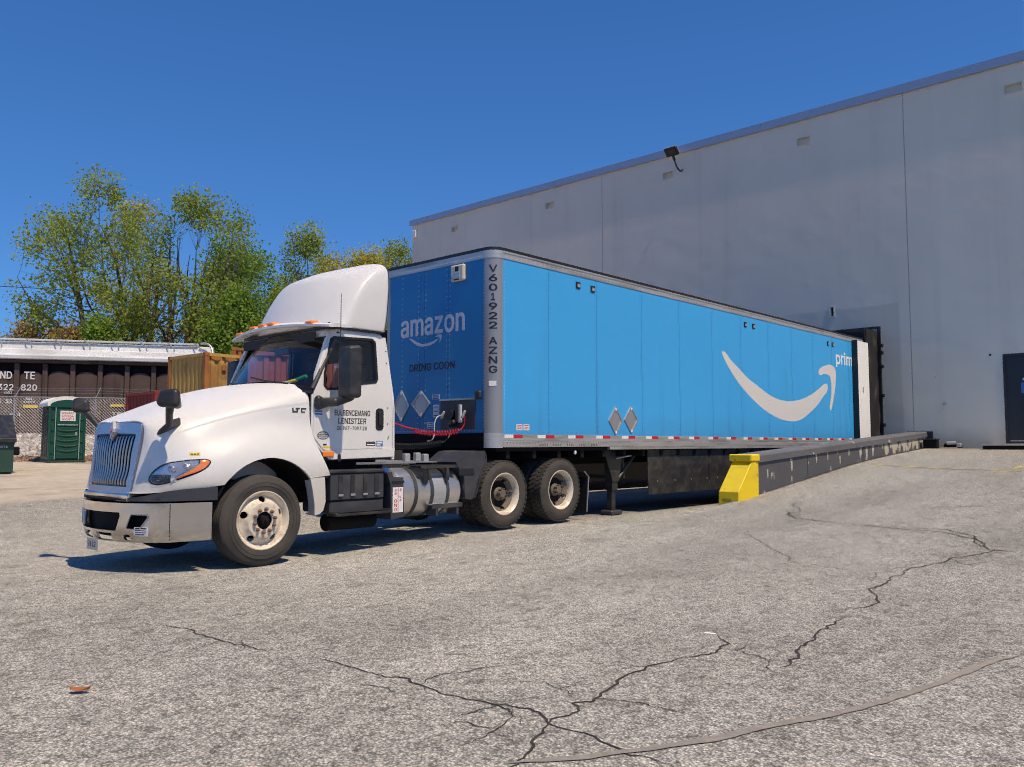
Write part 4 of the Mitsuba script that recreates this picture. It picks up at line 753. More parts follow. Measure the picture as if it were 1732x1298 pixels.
# ------------------------------------------------------------------ cab
CW = 1.06
def tumble(m, side=-1):
    """The cab's sides lean in above the belt line; m is in world coordinates near y = YC - CW."""
    v = np.array(m.vertices); t = np.clip((v[:, 2] - 1.95) / .85, 0, 1); v[:, 1] += -side * .075 * t ** 1.2; return trimesh.Trimesh(v, m.faces, process=False)
def side_part(P, y0, y1, side=-1, sub=.12):
    m = tumble(side_plate(P, y0, y1).subdivide_to_size(sub)); return m if side < 0 else mirror(m, YC)
Y0 = YC - CW
CAB = Polygon([(5.70, 1.46), (5.705, 2.04), (5.97, 2.73), (6.02, 2.775), (6.10, 2.80), (6.74, 2.785), (6.82, 2.765), (6.86, 2.70), (6.90, 2.37), (6.985, 1.83), (6.99, 1.19), (6.05, 1.17), (5.98, 1.17), (5.86, 1.27), (5.74, 1.40)])
WIN = Polygon([(6.045, 2.69), (6.64, 2.715), (6.685, 2.68), (6.695, 2.20), (6.67, 2.155), (6.15, 2.085), (6.10, 2.045), (5.92, 2.035), (5.88, 2.08), (5.89, 2.23), (5.975, 2.57), (6.0, 2.66)]).buffer(-.02).buffer(.03)
DOOR = Polygon([(5.725, 1.47), (5.73, 2.035), (5.985, 2.70), (6.04, 2.745), (6.70, 2.755), (6.745, 2.72), (6.80, 1.75), (6.80, 1.31), (5.93, 1.285), (5.87, 1.30), (5.76, 1.42)])
for s in (-1, 1):
    add(tk, 'cab_side', side_part(CAB.difference(WIN.buffer(.01)), Y0 + .012, Y0 + .06, s), 'm_white', 25)
    d = add(tk, 'door', side_part(DOOR.difference(WIN), Y0, Y0 + .0115, s), 'm_white', 25)
    add(d, 'window_seal', side_part(WIN.buffer(.004).difference(WIN.buffer(-.026)), Y0 - .006, Y0 + .05, s), 'm_black', 25)
    pv, pf = trimesh.creation.triangulate_polygon(WIN.buffer(-.01), engine='earcut'); pn = trimesh.Trimesh(np.c_[pv[:, 0], np.full(len(pv), Y0 + .03), pv[:, 1]], pf, process=False).subdivide_to_size(.12); pn = tumble(pn); add(d, 'window_pane', pn if s < 0 else mirror(pn, YC), 'm_glass')
    if s < 0:
        hd = add(d, 'handle', side_part(sbox(6.665, 1.535, 6.79, 1.82).buffer(-.05).buffer(.05), Y0 - .008, Y0, s), 'm_black', 30); add(hd, 'grip', tumble(rbox(6.70, 6.755, Y0 - .035, Y0 - .005, 1.60, 1.78, .014, 10)), 'm_plastic', 40)
add(tk, 'rear_corner_seam', side_part(sbox(6.955, 1.30, 6.961, 1.85), Y0 + .0095, Y0 + .0125), 'm_panel_grey')
for z in (2.58, 2.42, 1.83, 1.62): add(tk, 'bolt', tumble(rbox(6.86, 6.876, Y0 + .004, Y0 + .014, z - .008, z + .008, .004, 6)), 'm_black')
add(tk, 'sill', side_part(Polygon([(5.90, 1.278), (6.80, 1.303), (6.985, 1.305), (6.97, 1.195), (6.05, 1.175), (5.99, 1.175)]), Y0 - .002, Y0 + .0105), 'm_white', 25)
add(tk, 'side_marker', tumble(rbox(5.86, 6.02, Y0 - .022, Y0 - .001, 1.205, 1.272, .01, 10)), 'm_amber', 40)
add(tk, 'sill_bracket', bx(6.08, 6.125, Y0 - .02, Y0 - .001, 1.14, 1.235, .008), 'm_black')
add(tk, 'cabin_liner', bx(6.79, 6.80, YC - .97, YC - .57, 1.2, 2.72), 'm_cabin'); add(tk, 'cabin_liner', bx(6.79, 6.80, YC + .57, YC + .97, 1.2, 2.72), 'm_cabin'); add(tk, 'cabin_liner', bx(6.79, 6.80, YC - .57, YC + .57, 1.2, 2.0), 'm_cabin'); add(tk, 'cabin_liner', bx(6.79, 6.80, YC - .57, YC + .57, 2.48, 2.72), 'm_cabin')
for s in (-1, 1): add(tk, 'door_trim', side_part(CAB.buffer(-.03).difference(WIN.buffer(.012)), Y0 + .062, Y0 + .085, s), 'm_cabin')
# roof, back wall, floor, dash, seats
def ring_section(x, hw, z0, z1, r, n=10):
    out = [(x, YC - hw, z0)]; 
    for a in np.linspace(PI, PI / 2, n): out.append((x, YC - hw + r + r * math.cos(a), z1 - r + r * math.sin(a)))
    for a in np.linspace(PI / 2, 0, n): out.append((x, YC + hw - r + r * math.cos(a), z1 - r + r * math.sin(a)))
    out.append((x, YC + hw, z0)); return out
rs = [ring_section(x, hw, 2.70, z1, r) for x, hw, z1, r in ((5.93, .93, 2.76, .03), (6.0, .96, 2.815, .07), (6.2, .985, 2.845, .09), (6.75, .985, 2.835, .09), (6.84, .97, 2.80, .08), (6.86, .95, 2.76, .03))]
add(tk, 'roof', tm(m3.Manifold.batch_hull([m3.Manifold.hull_points(np.array(r)) if False else m3.Manifold.hull_points(np.vstack([rs[i], rs[i + 1]])) for i, r in enumerate(rs[:-1])])), 'm_white', 40)
bw = ext(Polygon([(-1.05, 1.16), (1.05, 1.16), (1.05, 1.95), (.98, 2.76), (-.98, 2.76), (-1.05, 1.95)]).difference(sbox(-.55, 2.0, .55, 2.5)), .04); v = np.array(bw.vertices); sl_ = np.clip((v[:, 1] - 1.85) / .9, 0, 1) * .11
add(tk, 'back_wall', trimesh.Trimesh(np.stack([6.985 - v[:, 2] - sl_, YC - v[:, 0], v[:, 1]], 1), np.asarray(bw.faces), process=False), 'm_white')
add(tk, 'rear_window', bx(6.89, 6.892, YC - .56, YC + .56, 1.99, 2.51), 'm_glass')
add(tk, 'cabin_floor', cat_([bx(5.72, 6.94, YC - 1.03, YC + 1.03, 1.16, 1.22), bx(5.70, 5.76, YC - 1.03, YC + 1.03, 1.16, 1.98)]), 'm_cabin')
add(tk, 'headliner', bx(5.95, 6.86, YC - .96, YC + .96, 2.675, 2.697), 'm_cabin')
ds = tm(m3.Manifold.hull_points(np.array([(5.62, YC - .98, 2.0), (5.62, YC + .98, 2.0), (6.02, YC - .98, 1.97), (6.02, YC + .98, 1.97), (6.05, YC - .98, 1.6), (6.05, YC + .98, 1.6), (5.75, YC - .98, 1.6), (5.75, YC + .98, 1.6), (5.80, YC - .9, 2.055), (5.80, YC + .2, 2.055)])))
add(tk, 'dashboard', ds, 'm_cabin')
add(tk, 'dash_paper', cat_([rotz(bx(5.62, 5.80, YC - .42, YC - .20, 2.062, 2.075, .004), .5, (5.7, YC - .3))]), 'm_cabin_pale')
gv = add(tk, 'yellow_torch', tube([(5.66, YC - .40, 2.085), (5.70, YC - .52, 2.12), (5.76, YC - .66, 2.16)], [.035, .03, .022], 10), 'm_sticker_yellow', 40); add(gv, 'grip', tube([(5.74, YC - .60, 2.145), (5.80, YC - .78, 2.20)], .024, 10), 'm_green', 40)
a = np.linspace(0, 2 * PI, 40); wx, wz_ = .0, .0
sw = add(tk, 'steering_wheel', tube(np.stack([6.10 + .10 * np.sin(a), YC - .50 + .22 * np.cos(a), 2.08 + .19 * np.sin(a)], 1), .016, 8), 'm_black', 40); add(sw, 'spokes', cat_([tube([(6.10 + .1 * math.sin(q), YC - .5 + .22 * math.cos(q), 2.08 + .19 * math.sin(q)), (6.06, YC - .5, 2.06)], .014, 6) for q in (0, PI, -PI / 2)]), 'm_black')
for y in (YC - .5, YC + .5):
    st = add(tk, 'seat', cat_([rbox(6.25, 6.72, y - .25, y + .25, 1.55, 1.72, .05, 8), rbox(6.30, 6.60, y - .18, y + .18, 1.22, 1.56, .03, 8)]), 'm_seat', 40); add(st, 'backrest', tm(m3.Manifold.batch_hull([m3.Manifold.sphere(.06, 10).translate(q) for q in ((6.66, y - .2, 1.70), (6.66, y + .2, 1.70), (6.80, y - .16, 2.32), (6.80, y + .16, 2.32))])), 'm_seat', 40); add(st, 'headrest', rbox(6.74, 6.85, y - .13, y + .13, 2.40, 2.58, .04, 8), 'm_seat', 40)
# windshield (curved), frame, cowl, mirror inside
def ws(t, w, out=0.0):
    """t: 0 at the cowl, 1 at the visor; w across."""
    hw = 1.035 - .085 * t; c = (w / hw) ** 2; x = (5.43 + .27 * c) + t * (.40 - .13 * (1 - c) * -.2) ; z = 2.045 + .70 * t + .05 * (1 - c) * (1 - t)
    return np.array([x - out * .85, YC + w, z + out * .5])
def ws_patch(t0, t1, w0, w1, nt, nw, out=0.0, flare=True):
    V, F = [], []
    for i in range(nt + 1):
        t = t0 + (t1 - t0) * i / nt; k = (1.035 - .085 * t) / 1.035 if flare else 1
        for j in range(nw + 1): V.append(ws(t, (w0 + (w1 - w0) * j / nw) * k, out))
    for i in range(nt):
        for j in range(nw): b = i * (nw + 1) + j; F.append([b, b + 1, b + nw + 2, b + nw + 1])
    V, F = np.array(V), np.array(F); return trimesh.Trimesh(V, np.vstack([F[:, [0, 1, 2]], F[:, [0, 2, 3]]]), process=False)
wsk = add(tk, 'windshield', ws_patch(0.0, 1.02, -1.03, 1.03, 10, 32), 'm_glass', True)
def solid(m, d):
    v = np.asarray(m.vertices); n = m.vertex_normals; k = len(v); f = np.asarray(m.faces); ed = np.sort(np.vstack([f[:, [0, 1]], f[:, [1, 2]], f[:, [2, 0]]]), 1); raw = np.vstack([f[:, [0, 1]], f[:, [1, 2]], f[:, [2, 0]]])
    _, idx, cnt = np.unique(ed, axis=0, return_index=True, return_counts=True); b = raw[idx[cnt == 1]]
    return trimesh.Trimesh(np.vstack([v, v + n * d]), np.vstack([f, f[:, ::-1] + k, np.stack([b[:, 1], b[:, 0], b[:, 0] + k], 1), np.stack([b[:, 1], b[:, 0] + k, b[:, 1] + k], 1)]), process=False)
add(wsk, 'border', cat_([solid(ws_patch(-.02, .06, -1.035, 1.035, 1, 32, .006), .004), solid(ws_patch(.90, 1.03, -1.035, 1.035, 1, 32, .006), .004), solid(ws_patch(.06, .90, -1.035, -.985, 8, 1, .006), .004), solid(ws_patch(.06, .90, .985, 1.035, 8, 1, .006), .004)]), 'm_frit')
add(wsk, 'pillar_trim', cat_([tube([ws(t, -1.05 + .088 * t, -.01) for t in np.linspace(-.02, 1.03, 9)], .03, 8), tube([ws(t, 1.05 - .088 * t, -.01) for t in np.linspace(-.02, 1.03, 9)], .03, 8)]), 'm_panel_grey', 50)
cw = cat_([tube([ws(-.03, w, -.03) for w in np.linspace(-1.05, 1.05, 20)], .05, 8)]); add(tk, 'cowl', cw, 'm_frit', 50)
for w0, w1 in ((-.75, -.05), (.05, .75)): add(wsk, 'wiper', tube([ws(.02, w0, .03), ws(.05, (w0 + w1) / 2, .035), ws(.14, w1, .03)], .012, 6), 'm_black')
add(tk, 'interior_mirror', rbox(5.90, 5.95, YC - .20, YC + .14, 2.52, 2.64, .02, 8), 'm_black', 40)
add(tk, 'sun_visor', bx(5.86, 5.88, YC - .85, YC + .85, 2.64, 2.76), 'm_cabin')
# outer visor with marker lamps
VW = 1.165
def visor(w):
    c = (abs(w) / VW) ** 2; xf, zf = 5.665 + .19 * c, 2.855 - .055 * c; return np.array([[xf, zf - .012], [xf - .004, zf + .016], [xf + .05, zf + .05 - .02 * c], [xf + .20, zf + .075 - .035 * c], [6.20, 2.865 - .03 * c], [6.20, 2.84 - .03 * c], [xf + .20, zf + .035 - .02 * c], [xf + .05, zf - .012]])
wv = np.linspace(-VW, VW, 48); sec = np.array([np.c_[visor(w)[:, 0], np.full(8, YC + w), visor(w)[:, 1]] for w in wv]); V = sec.reshape(-1, 3); F = []
for i in range(47):
    for j in range(8): F.append([i * 8 + j, i * 8 + (j + 1) % 8, (i + 1) * 8 + (j + 1) % 8, (i + 1) * 8 + j])
F = np.array(F); tri = [F[:, [0, 1, 2]], F[:, [0, 2, 3]], np.array([[0, j + 1, j] for j in range(1, 7)]), np.array([[47 * 8, 47 * 8 + j, 47 * 8 + j + 1] for j in range(1, 7)])]
vm = trimesh.Trimesh(V, np.vstack(tri), process=False); vm = vm if vm.volume > 0 else trimesh.Trimesh(V, np.vstack(tri)[:, ::-1], process=False)
vk = add(tk, 'visor', vm, 'm_white', 40)
for w in (-.84, -.12, .10, .35, .84):
    p = visor(w); x, z = (p[1] * .15 + p[2] * .85); add(vk, 'marker_lamp', hull_s([(x - .02, YC + w - .05, z - .004, .026), (x - .02, YC + w + .05, z - .004, .026), (x + .07, YC + w - .035, z + .014, .02), (x + .07, YC + w + .035, z + .014, .02)], 12), 'm_amber', 50)
# roof fairing
LV = [(2.83, 5.87, 1.04, 6.83), (2.90, 5.885, 1.05, 6.84), (3.10, 5.955, 1.055, 6.865), (3.30, 6.05, 1.055, 6.88), (3.45, 6.135, 1.05, 6.89), (3.53, 6.19, 1.04, 6.895), (3.59, 6.25, 1.025, 6.90), (3.625, 6.32, .99, 6.895), (3.64, 6.40, .91, 6.885), (3.648, 6.52, .62, 6.86)]
lz = np.array([l[0] for l in LV]); LZ = np.linspace(0, 1, 40); li = np.linspace(0, 1, len(LV)); g_ = [PchipInterpolator(li, [l[k] for l in LV]) for k in range(4)]
rows = []
for t in LZ:
    z, xf, w, xr = (float(h(t)) for h in g_); q_ = np.linspace(0, 1, 200); xc = min(xf + .26 + .20 * t, xr - .12); rd = .10   # bowed front face, a soft ridge, then the flat side
    fx, fy = xf + (xc - xf) * q_ ** 2.2, w * q_; sx = np.linspace(xc, xr - .05, 60)[1:]; xs, ys = np.r_[fx, sx], np.r_[fy, np.full(59, w)]; ln = np.r_[0, np.cumsum(np.hypot(np.diff(xs), np.diff(ys)))]; uu = np.linspace(0, ln[-1], 300); xs, ys = np.interp(uu, ln, xs), np.interp(uu, ln, ys)
    from scipy.ndimage import gaussian_filter1d
    x1, y1 = gaussian_filter1d(xs, 11, mode='nearest'), gaussian_filter1d(ys, 11, mode='nearest'); bl = np.clip(uu / .15, 0, 1) * np.clip((ln[-1] - uu) / .1, 0, 1); xs, ys = xs * (1 - bl) + x1 * bl, ys * (1 - bl) + y1 * bl
    crown = .05 * (1 - (ys / 1.03) ** 2) * (t > .55) * (t - .55) / .45
    wt = np.clip((t - .55) / .4, 0, 1); up = wt * .34 * (xs - 6.50); half = np.r_[np.c_[xs, -ys, z + crown + up], [[xr, -w + .02, z + wt * .34 * (xr - 6.52)]]]; dd = np.r_[0, np.cumsum(np.linalg.norm(np.diff(half[:-1], axis=0), axis=1))]; half = np.vstack([np.stack([np.interp(np.linspace(0, dd[-1], 44), dd, half[:-1, q]) for q in range(3)], 1), half[-1:]]); oth = half[::-1] * [1, -1, 1]; rows.append(np.vstack([oth[:-1], half]))
Rw = np.array(rows); nr, m_ = Rw.shape[:2]; V = Rw.reshape(-1, 3) + [0, YC, 0]; i, j = np.meshgrid(np.arange(nr - 1), np.arange(m_), indexing='ij'); j2 = (j + 1) % m_
q = np.stack([i * m_ + j, i * m_ + j2, (i + 1) * m_ + j2, (i + 1) * m_ + j], -1).reshape(-1, 4); F = np.vstack([q[:, [0, 1, 2]], q[:, [0, 2, 3]]]); a_, b_ = len(V), len(V) + 1
V = np.vstack([V, V[:m_].mean(0)[None], (V[(nr - 1) * m_:nr * m_].mean(0) + [0, 0, .02])[None]]); j = np.arange(m_); j2 = (j + 1) % m_
F = np.vstack([F, np.stack([np.full(m_, a_), j2, j], 1), np.stack([np.full(m_, b_), (nr - 1) * m_ + j, (nr - 1) * m_ + j2], 1)]); fm = trimesh.Trimesh(V, F, process=False); fm = fm if fm.volume > 0 else trimesh.Trimesh(V, F[:, ::-1], process=False)
fk = add(tk, 'roof_fairing', fm, 'm_white', 70)
add(fk, 'base_gap', bx(5.95, 6.79, YC - 1.0, YC + 1.0, 2.80, 2.835), 'm_panel_grey')
for x, z in ((5.96, 2.86), (6.42, 2.92), (6.42, 3.06)): add(fk, 'bolt', rbox(x - .009, x + .009, YC - 1.03, YC - 1.0, z - .009, z + .009, .004, 6), 'm_black')
add(tk, 'antenna', tube([(5.965, 8.33, 2.15), (5.967, 8.33, 3.2)], [.006, .004], 6), 'm_black')
# main mirrors
def big_mirror():
    pod = tm(m3.Manifold.batch_hull([m3.Manifold.sphere(.045, 16).translate(p) for p in ((5.90, 8.15, 1.96), (5.90, 8.15, 2.50), (5.90, 8.32, 1.96), (5.90, 8.32, 2.50), (5.99, 8.13, 1.96), (5.99, 8.13, 2.51), (6.0, 8.36, 1.95), (6.0, 8.36, 2.51))]))
    arm = cat_([hull_s([(6.04, 8.22, 1.93, .055), (5.93, 8.34, 1.87, .055)], 12), hull_s([(5.90, 8.34, 1.87, .055), (5.80, 8.50, 1.86, .06)], 12), hull_s([(5.77, 8.49, 1.90, .05), (5.77, 8.49, 1.82, .05), (5.92, 8.50, 1.85, .035)], 12)])
    pod.apply_translation([.09, 0, 0]); return pod, arm, bx(6.136, 6.14, 8.15, 8.34, 1.99, 2.48)
for s in (-1, 1):
    Q = big_mirror(); f = (lambda m: m) if s < 0 else (lambda m: mirror(m, YC)); k = add(tk, 'wing_mirror', f(Q[0]), 'm_plastic', 40); add(k, 'arm', f(Q[1]), 'm_plastic', 40); add(k, 'glass', f(Q[2]), 'm_reflector')
# door lettering and stickers
for tx, x0, x1, z0, z1, bo in (('EULBENCEMANG', 6.03, 6.575, 1.712, 1.785, True), ('LENISTIER', 6.085, 6.515, 1.61, 1.685, True), ('CE 967-7097.28', 6.065, 6.525, 1.533, 1.582, False)):
    add(tk, 'door_lettering', frame(text_fit(tx, x1 - x0, z1 - z0, True), (x0, Y0, z0), *SIDE), 'm_ink')
def sticker(x0, x1, z0, z1, mat, prints=(), y=Y0):
    k = add(tk, 'door_sticker', bx(x0, x1, y - .002, y - .0002, z0, z1), mat)
    for (a, b, c, d, mm) in prints: add(k, 'print', bx(x0 + a * (x1 - x0), x0 + b * (x1 - x0), y - .0035, y - .0015, z0 + c * (z1 - z0), z0 + d * (z1 - z0)), mm)
sticker(5.735, 5.855, 1.70, 1.81, 'm_decal_white', ((.05, .9, .78, .95, 'm_ink_red'), (.05, .95, .42, .62, 'm_ink_blue'), (.05, .95, .12, .32, 'm_ink_blue')))
sticker(6.515, 6.665, 1.335, 1.39, 'm_panel_grey', ((.1, .9, .2, .45, 'm_decal_white'),)); sticker(6.68, 6.785, 1.33, 1.40, 'm_ink_blue', ((.1, .9, .55, .85, 'm_decal_white'), (.1, .6, .15, .4, 'm_decal_white')))
sticker(5.86, 5.98, 1.315, 1.375, 'm_decal_white', ((.0, 1, .0, .3, 'm_sticker_yellow'), (.05, .5, .45, .8, 'm_ink')))
ov = Polygon([(.085 * math.cos(t), .05 * math.sin(t)) for t in np.linspace(0, 2 * PI, 28)[:-1]]); k = add(tk, 'door_sticker', frame(ext(unary_union([ov.difference(ov.buffer(-.008)), sbox(-.07, -.014, .07, -.004), sbox(-.07, .004, .07, .014), sbox(-.04, -.034, .04, -.026), sbox(-.04, .026, .04, .034)]), .002), (5.865, Y0 - .0005, 1.465), *SIDE), 'm_panel_grey')
add(tk, 'leaf_sticker', side_plate(smooth_poly([(6.86, 1.40), (6.90, 1.43), (6.91, 1.475), (6.87, 1.46)]), Y0 + .009, Y0 + .0125), 'm_green')
# rear quarter of the front fender
qp = side_plate(Polygon([(5.60, .955), (5.80, .965), (5.815, .68), (5.785, .575), (5.735, .535), (5.665, .52), (5.66, .66), (5.635, .80)]), 8.37, 8.50)
add(tk, 'fender_skirt', tm(man(qp).refine_to_length(.06)), 'm_white', 30); add(tk, 'fender_seal', bx(5.72, 5.87, 8.40, 8.48, .955, .985), 'm_panel_grey'); add(tk, 'fender_skirt', mirror(qp, YC), 'm_white')
# battery box with steps
bt = add(tk, 'battery_box', rbox(5.89, 6.70, 8.38, 9.05, .68, 1.0, .015, 8), 'm_panel_grey', 40)
add(bt, 'lid', bx(5.87, 6.71, 8.36, 9.06, 1.003, 1.045, .012), 'm_plastic'); add(bt, 'lower_tray', bx(5.90, 6.72, 8.40, 9.0, .52, .676, .02), 'm_panel_grey')
for x in (6.0, 6.18, 6.37, 6.55): add(bt, 'rib', bx(x, x + .06, 8.366, 8.40, .74, .985, .006), 'm_plastic'); add(bt, 'clip', bx(x - .005, x + .065, 8.357, 8.372, .725, .752, .004), 'm_galv')
add(bt, 'step', cat_([bx(5.92, 6.76, 8.30, 8.52, .49, .535, .012), bx(5.96, 6.74, 8.295, 8.31, .537, .548)]), 'm_plastic'); add(bt, 'air_tank', cat_([cyl((5.98, 8.62, .40), (6.70, 8.62, .40), .105, 20)]), 'm_chassis', 40)
# urea tank with label
df = add(tk, 'fluid_tank', side_plate(Polygon([(6.72, 1.0), (6.80, 1.0), (6.83, .93), (6.99, .93), (7.01, .42), (6.79, .40), (6.78, .85)]), 8.345, 8.95), 'm_panel_grey')
add(df, 'cap', cyl((6.775, 8.46, 1.0), (6.775, 8.46, 1.055), .045, 16), 'm_blue_cap', 40); add(df, 'shelf', bx(6.80, 7.0, 8.335, 8.36, .86, .885), 'm_black')
lb = add(df, 'label', bx(6.815, 6.985, 8.341, 8.344, .485, .805), 'm_decal_white'); add(lb, 'rule', bx(6.897, 6.905, 8.3395, 8.342, .49, .80), 'm_ink_red')
def vtext(s, x, z, w, h, par, mat):
    m = text_fit(s, w, h, True); v = np.array(m.vertices); add(par, 'lettering', trimesh.Trimesh(np.stack([x - v[:, 1] + 0, 8.341 - v[:, 2], z + v[:, 0]], 1), m.faces, process=False), mat)
def stack_text(s, xc, zs, sz, par):
    for ch, z in zip(s, zs): add(par, 'lettering', frame(text_fit(ch, sz[0], sz[1], True), (xc - sz[0] / 2, 8.341, z), *SIDE), 'm_ink_red')
stack_text('ON0', 6.86, (.50, .555, .61), (.045, .045), lb); stack_text('85', 6.86, (.71, .75), (.035, .03), lb); stack_text('FL', 6.945, (.62, .665), (.032, .032), lb); stack_text('E', 6.945, (.755,), (.03, .03), lb)
# fuel tank
rt, tz = .328, .715
ft = add(tk, 'fuel_tank', None or tm(man(lathe([(0, 6.92), (.22, 6.925), (.29, 6.945), (.318, 6.975), (rt, 7.02), (rt, 7.99), (.318, 8.035), (.29, 8.065), (.22, 8.085), (0, 8.09)], 64))) if False else trimesh.Trimesh(np.asarray([(v[1], 8.36 + rt + v[0], tz + v[2]) for v in lathe([(0, 6.92), (.22, 6.925), (.29, 6.945), (.318, 6.975), (rt, 7.02), (rt, 7.99), (.318, 8.035), (.29, 8.065), (.22, 8.085), (0, 8.09)], 64).vertices]), lathe([(0, 6.92), (.22, 6.925), (.29, 6.945), (.318, 6.975), (rt, 7.02), (rt, 7.99), (.318, 8.035), (.29, 8.065), (.22, 8.085), (0, 8.09)], 64).faces, process=False), 'm_alu', 30)
def xring(x0, x1, r0, r1):
    L = lathe([(r0, x0), (r1, x0), (r1, x1), (r0, x1), (r0, x0)], 56); v = np.asarray(L.vertices); return trimesh.Trimesh(np.stack([v[:, 1], 8.36 + rt + v[:, 0], tz + v[:, 2]], 1), L.faces, process=False)
for x in (7.20, 7.48): add(ft, 'strap', xring(x, x + .055, rt - .002, rt + .008), 'm_panel_grey', 30)
add(ft, 'band', xring(7.765, 7.82, rt - .002, rt + .006), 'm_panel_grey', 30); add(ft, 'wrap', xring(7.54, 7.76, rt - .002, rt + .003), 'm_silver', 30)
def perf(x0, x1, y0, y1, z, th, nx, nyh, drop=0.0):
    P = sbox(x0, y0, x1, y1); H = [sbox(x - .011, y - .006, x + .011, y + .006) for x in np.linspace(x0 + .03, x1 - .03, nx) for y in np.linspace(y0 + .03, y1 - .03, nyh)]
    m = ext(P.difference(unary_union(H)), th); m.apply_translation([0, 0, z]); return m
add(ft, 'step_plate', perf(7.45, 8.0, 8.30, 8.62, .545, .012, 16, 8), 'm_galv'); add(ft, 'step_rim', cat_([bx(7.45, 8.0, 8.29, 8.30, .50, .56), bx(7.52, 7.56, 8.30, 8.5, .40, .545), bx(7.9, 7.94, 8.30, 8.5, .40, .545)]), 'm_panel_grey')
up = add(tk, 'upper_step', perf(7.28, 7.95, 8.34, 8.72, 1.062, .012, 20, 10), 'm_black'); add(up, 'bracket', cat_([bx(7.28, 7.95, 8.33, 8.34, 1.035, 1.075), bx(7.74, 7.79, 8.335, 8.37, .86, 1.04), bx(7.42, 7.46, 8.34, 8.37, .88, 1.04)]), 'm_plastic')
gsl = side_plate(Polygon([(7.32, 1.02), (7.40, 1.03), (7.42, .86), (7.36, .80)]), 8.342, 8.35); add(up, 'side_grid', gsl, 'm_black')
dkp = add(tk, 'deck_plate', perf(6.60, 8.1, 8.75, 10.4, 1.10, .015, 34, 36), 'm_galv'); add(dkp, 'edge', bx(6.5, 7.5, 8.70, 8.748, 1.095, 1.125), 'm_alu')
# black fenders ahead of the drive wheels, mud flaps behind
def rear_fender():
    a = np.linspace(PI * .98, PI * .50, 24); R0 = .60; o = [(8.92 + R0 * math.cos(t), .63 + R0 * math.sin(t)) for t in a]
    pr = [(8.12, .60), (8.22, .58), (8.30, .60), (8.36, .75), (8.44, .98), (8.53, 1.10), (8.50, 1.26), (8.47, 1.255), (8.30, 1.265), (8.17, 1.25), (8.05, 1.17), (7.94, 1.11), (8.10, .90)]
    return side_plate(Polygon(pr), 8.36, 8.98), bx(8.0, 8.30, 8.35, 8.37, .92, 1.02, .01)
rfm = rear_fender(); k = add(tk, 'rear_fender', rfm[0], 'm_panel_grey'); add(k, 'pocket', rfm[1], 'm_black'); add(tk, 'rear_fender', mirror(rfm[0], YC), 'm_panel_grey')
add(k, 'edge', tube(spline([(8.50, 8.37, 1.26), (8.53, 8.36, 1.10), (8.42, 8.35, .92), (8.35, 8.35, .72), (8.29, 8.35, .60)], 16), .014, 6), 'm_plastic')
for s in (-1, 1):
    fl_ = side_plate(Polygon([(10.84, .92), (10.95, .82), (10.90, .24), (10.875, .24), (10.92, .81), (10.83, .90)]), 8.36, 9.0); mf = add(tk, 'mud_flap', fl_ if s < 0 else mirror(fl_, YC), 'm_black'); add(mf, 'hanger', (lambda m: m if s < 0 else mirror(m, YC))(tube([(10.83, 8.355, .91), (10.95, 8.355, .82), (10.89, 8.355, .25)], .010, 6)), 'm_galv')
add(tk, 'chassis_box', cat_([bx(7.0, 8.2, 9.1, 10.3, .45, 1.0), bx(10.6, 10.8, 9.0, 10.2, .7, 1.0)]), 'm_chassis')
for (x, y, z) in ((7.45, 8.85, 1.17), (7.62, 8.82, 1.18), (7.75, 8.8, 1.16)): add(tk, 'valve', rbox(x, x + .09, y, y + .08, z - .06, z + .06, .015, 8), 'm_silver', 40)
# air hoses between cab and trailer
def coil(p0, p1, sag, turns, r, wire, n=400):
    t = np.linspace(0, 1, n); P = np.outer(1 - t, p0) + np.outer(t, p1); P[:, 2] -= sag * 4 * t * (1 - t); d = np.asarray(p1, float) - p0; d /= np.linalg.norm(d); a = np.cross(d, [0, 0, 1]); a /= np.linalg.norm(a); b = np.cross(d, a)
    ph = 2 * PI * turns * t; return tube(P + r * (np.outer(np.cos(ph), a) + np.outer(np.sin(ph), b)), wire, 6)
h1 = thing('air_hose', 'red coiled air hose hanging between the truck cab and the trailer', 'hose')
add(h1, 'coil', coil((8.08, 9.42, 1.56), (8.55, 8.95, 1.55), .04, 17, .038, .008), 'm_hose_red', 60); add(h1, 'lead', cat_([tube(spline([(6.95, 9.5, 2.22), (7.15, 9.52, 2.05), (7.6, 9.5, 1.74), (8.08, 9.42, 1.58)], 16), .013, 8), tube(spline([(8.55, 8.95, 1.55), (8.62, 8.92, 1.62), (8.62, 8.90, 1.78)], 10), .010, 8)]), 'm_hose_red', 60)
h2 = thing('electric_cable', 'black coiled cable sagging below the red air hose', 'cable')
add(h2, 'coil', coil((7.45, 9.5, 1.36), (8.35, 9.1, 1.37), .04, 30, .042, .008), 'm_hose_black', 60); add(h2, 'lead', cat_([tube(spline([(6.95, 9.52, 2.18), (7.05, 9.5, 1.8), (7.2, 9.5, 1.5), (7.45, 9.5, 1.36)], 16), .014, 8), tube(spline([(8.35, 9.1, 1.37), (8.5, 9.12, 1.45), (8.6, 9.15, 1.70)], 12), .014, 8)]), 'm_hose_black', 60)
h3 = thing('air_line', 'thin pale air line looping up to the trailer connector plate', 'hose')
add(h3, 'line', tube(spline([(8.60, 9.36, 1.80), (8.45, 9.36, 1.70), (8.38, 9.3, 1.5), (8.2, 9.25, 1.40)], 20), .009, 6), 'm_galv', 60); add(h3, 'sleeve', tube(spline([(6.96, 9.48, 2.26), (7.2, 9.46, 2.0), (7.4, 9.45, 1.85)], 10), .02, 8), 'm_hose_black', 60)

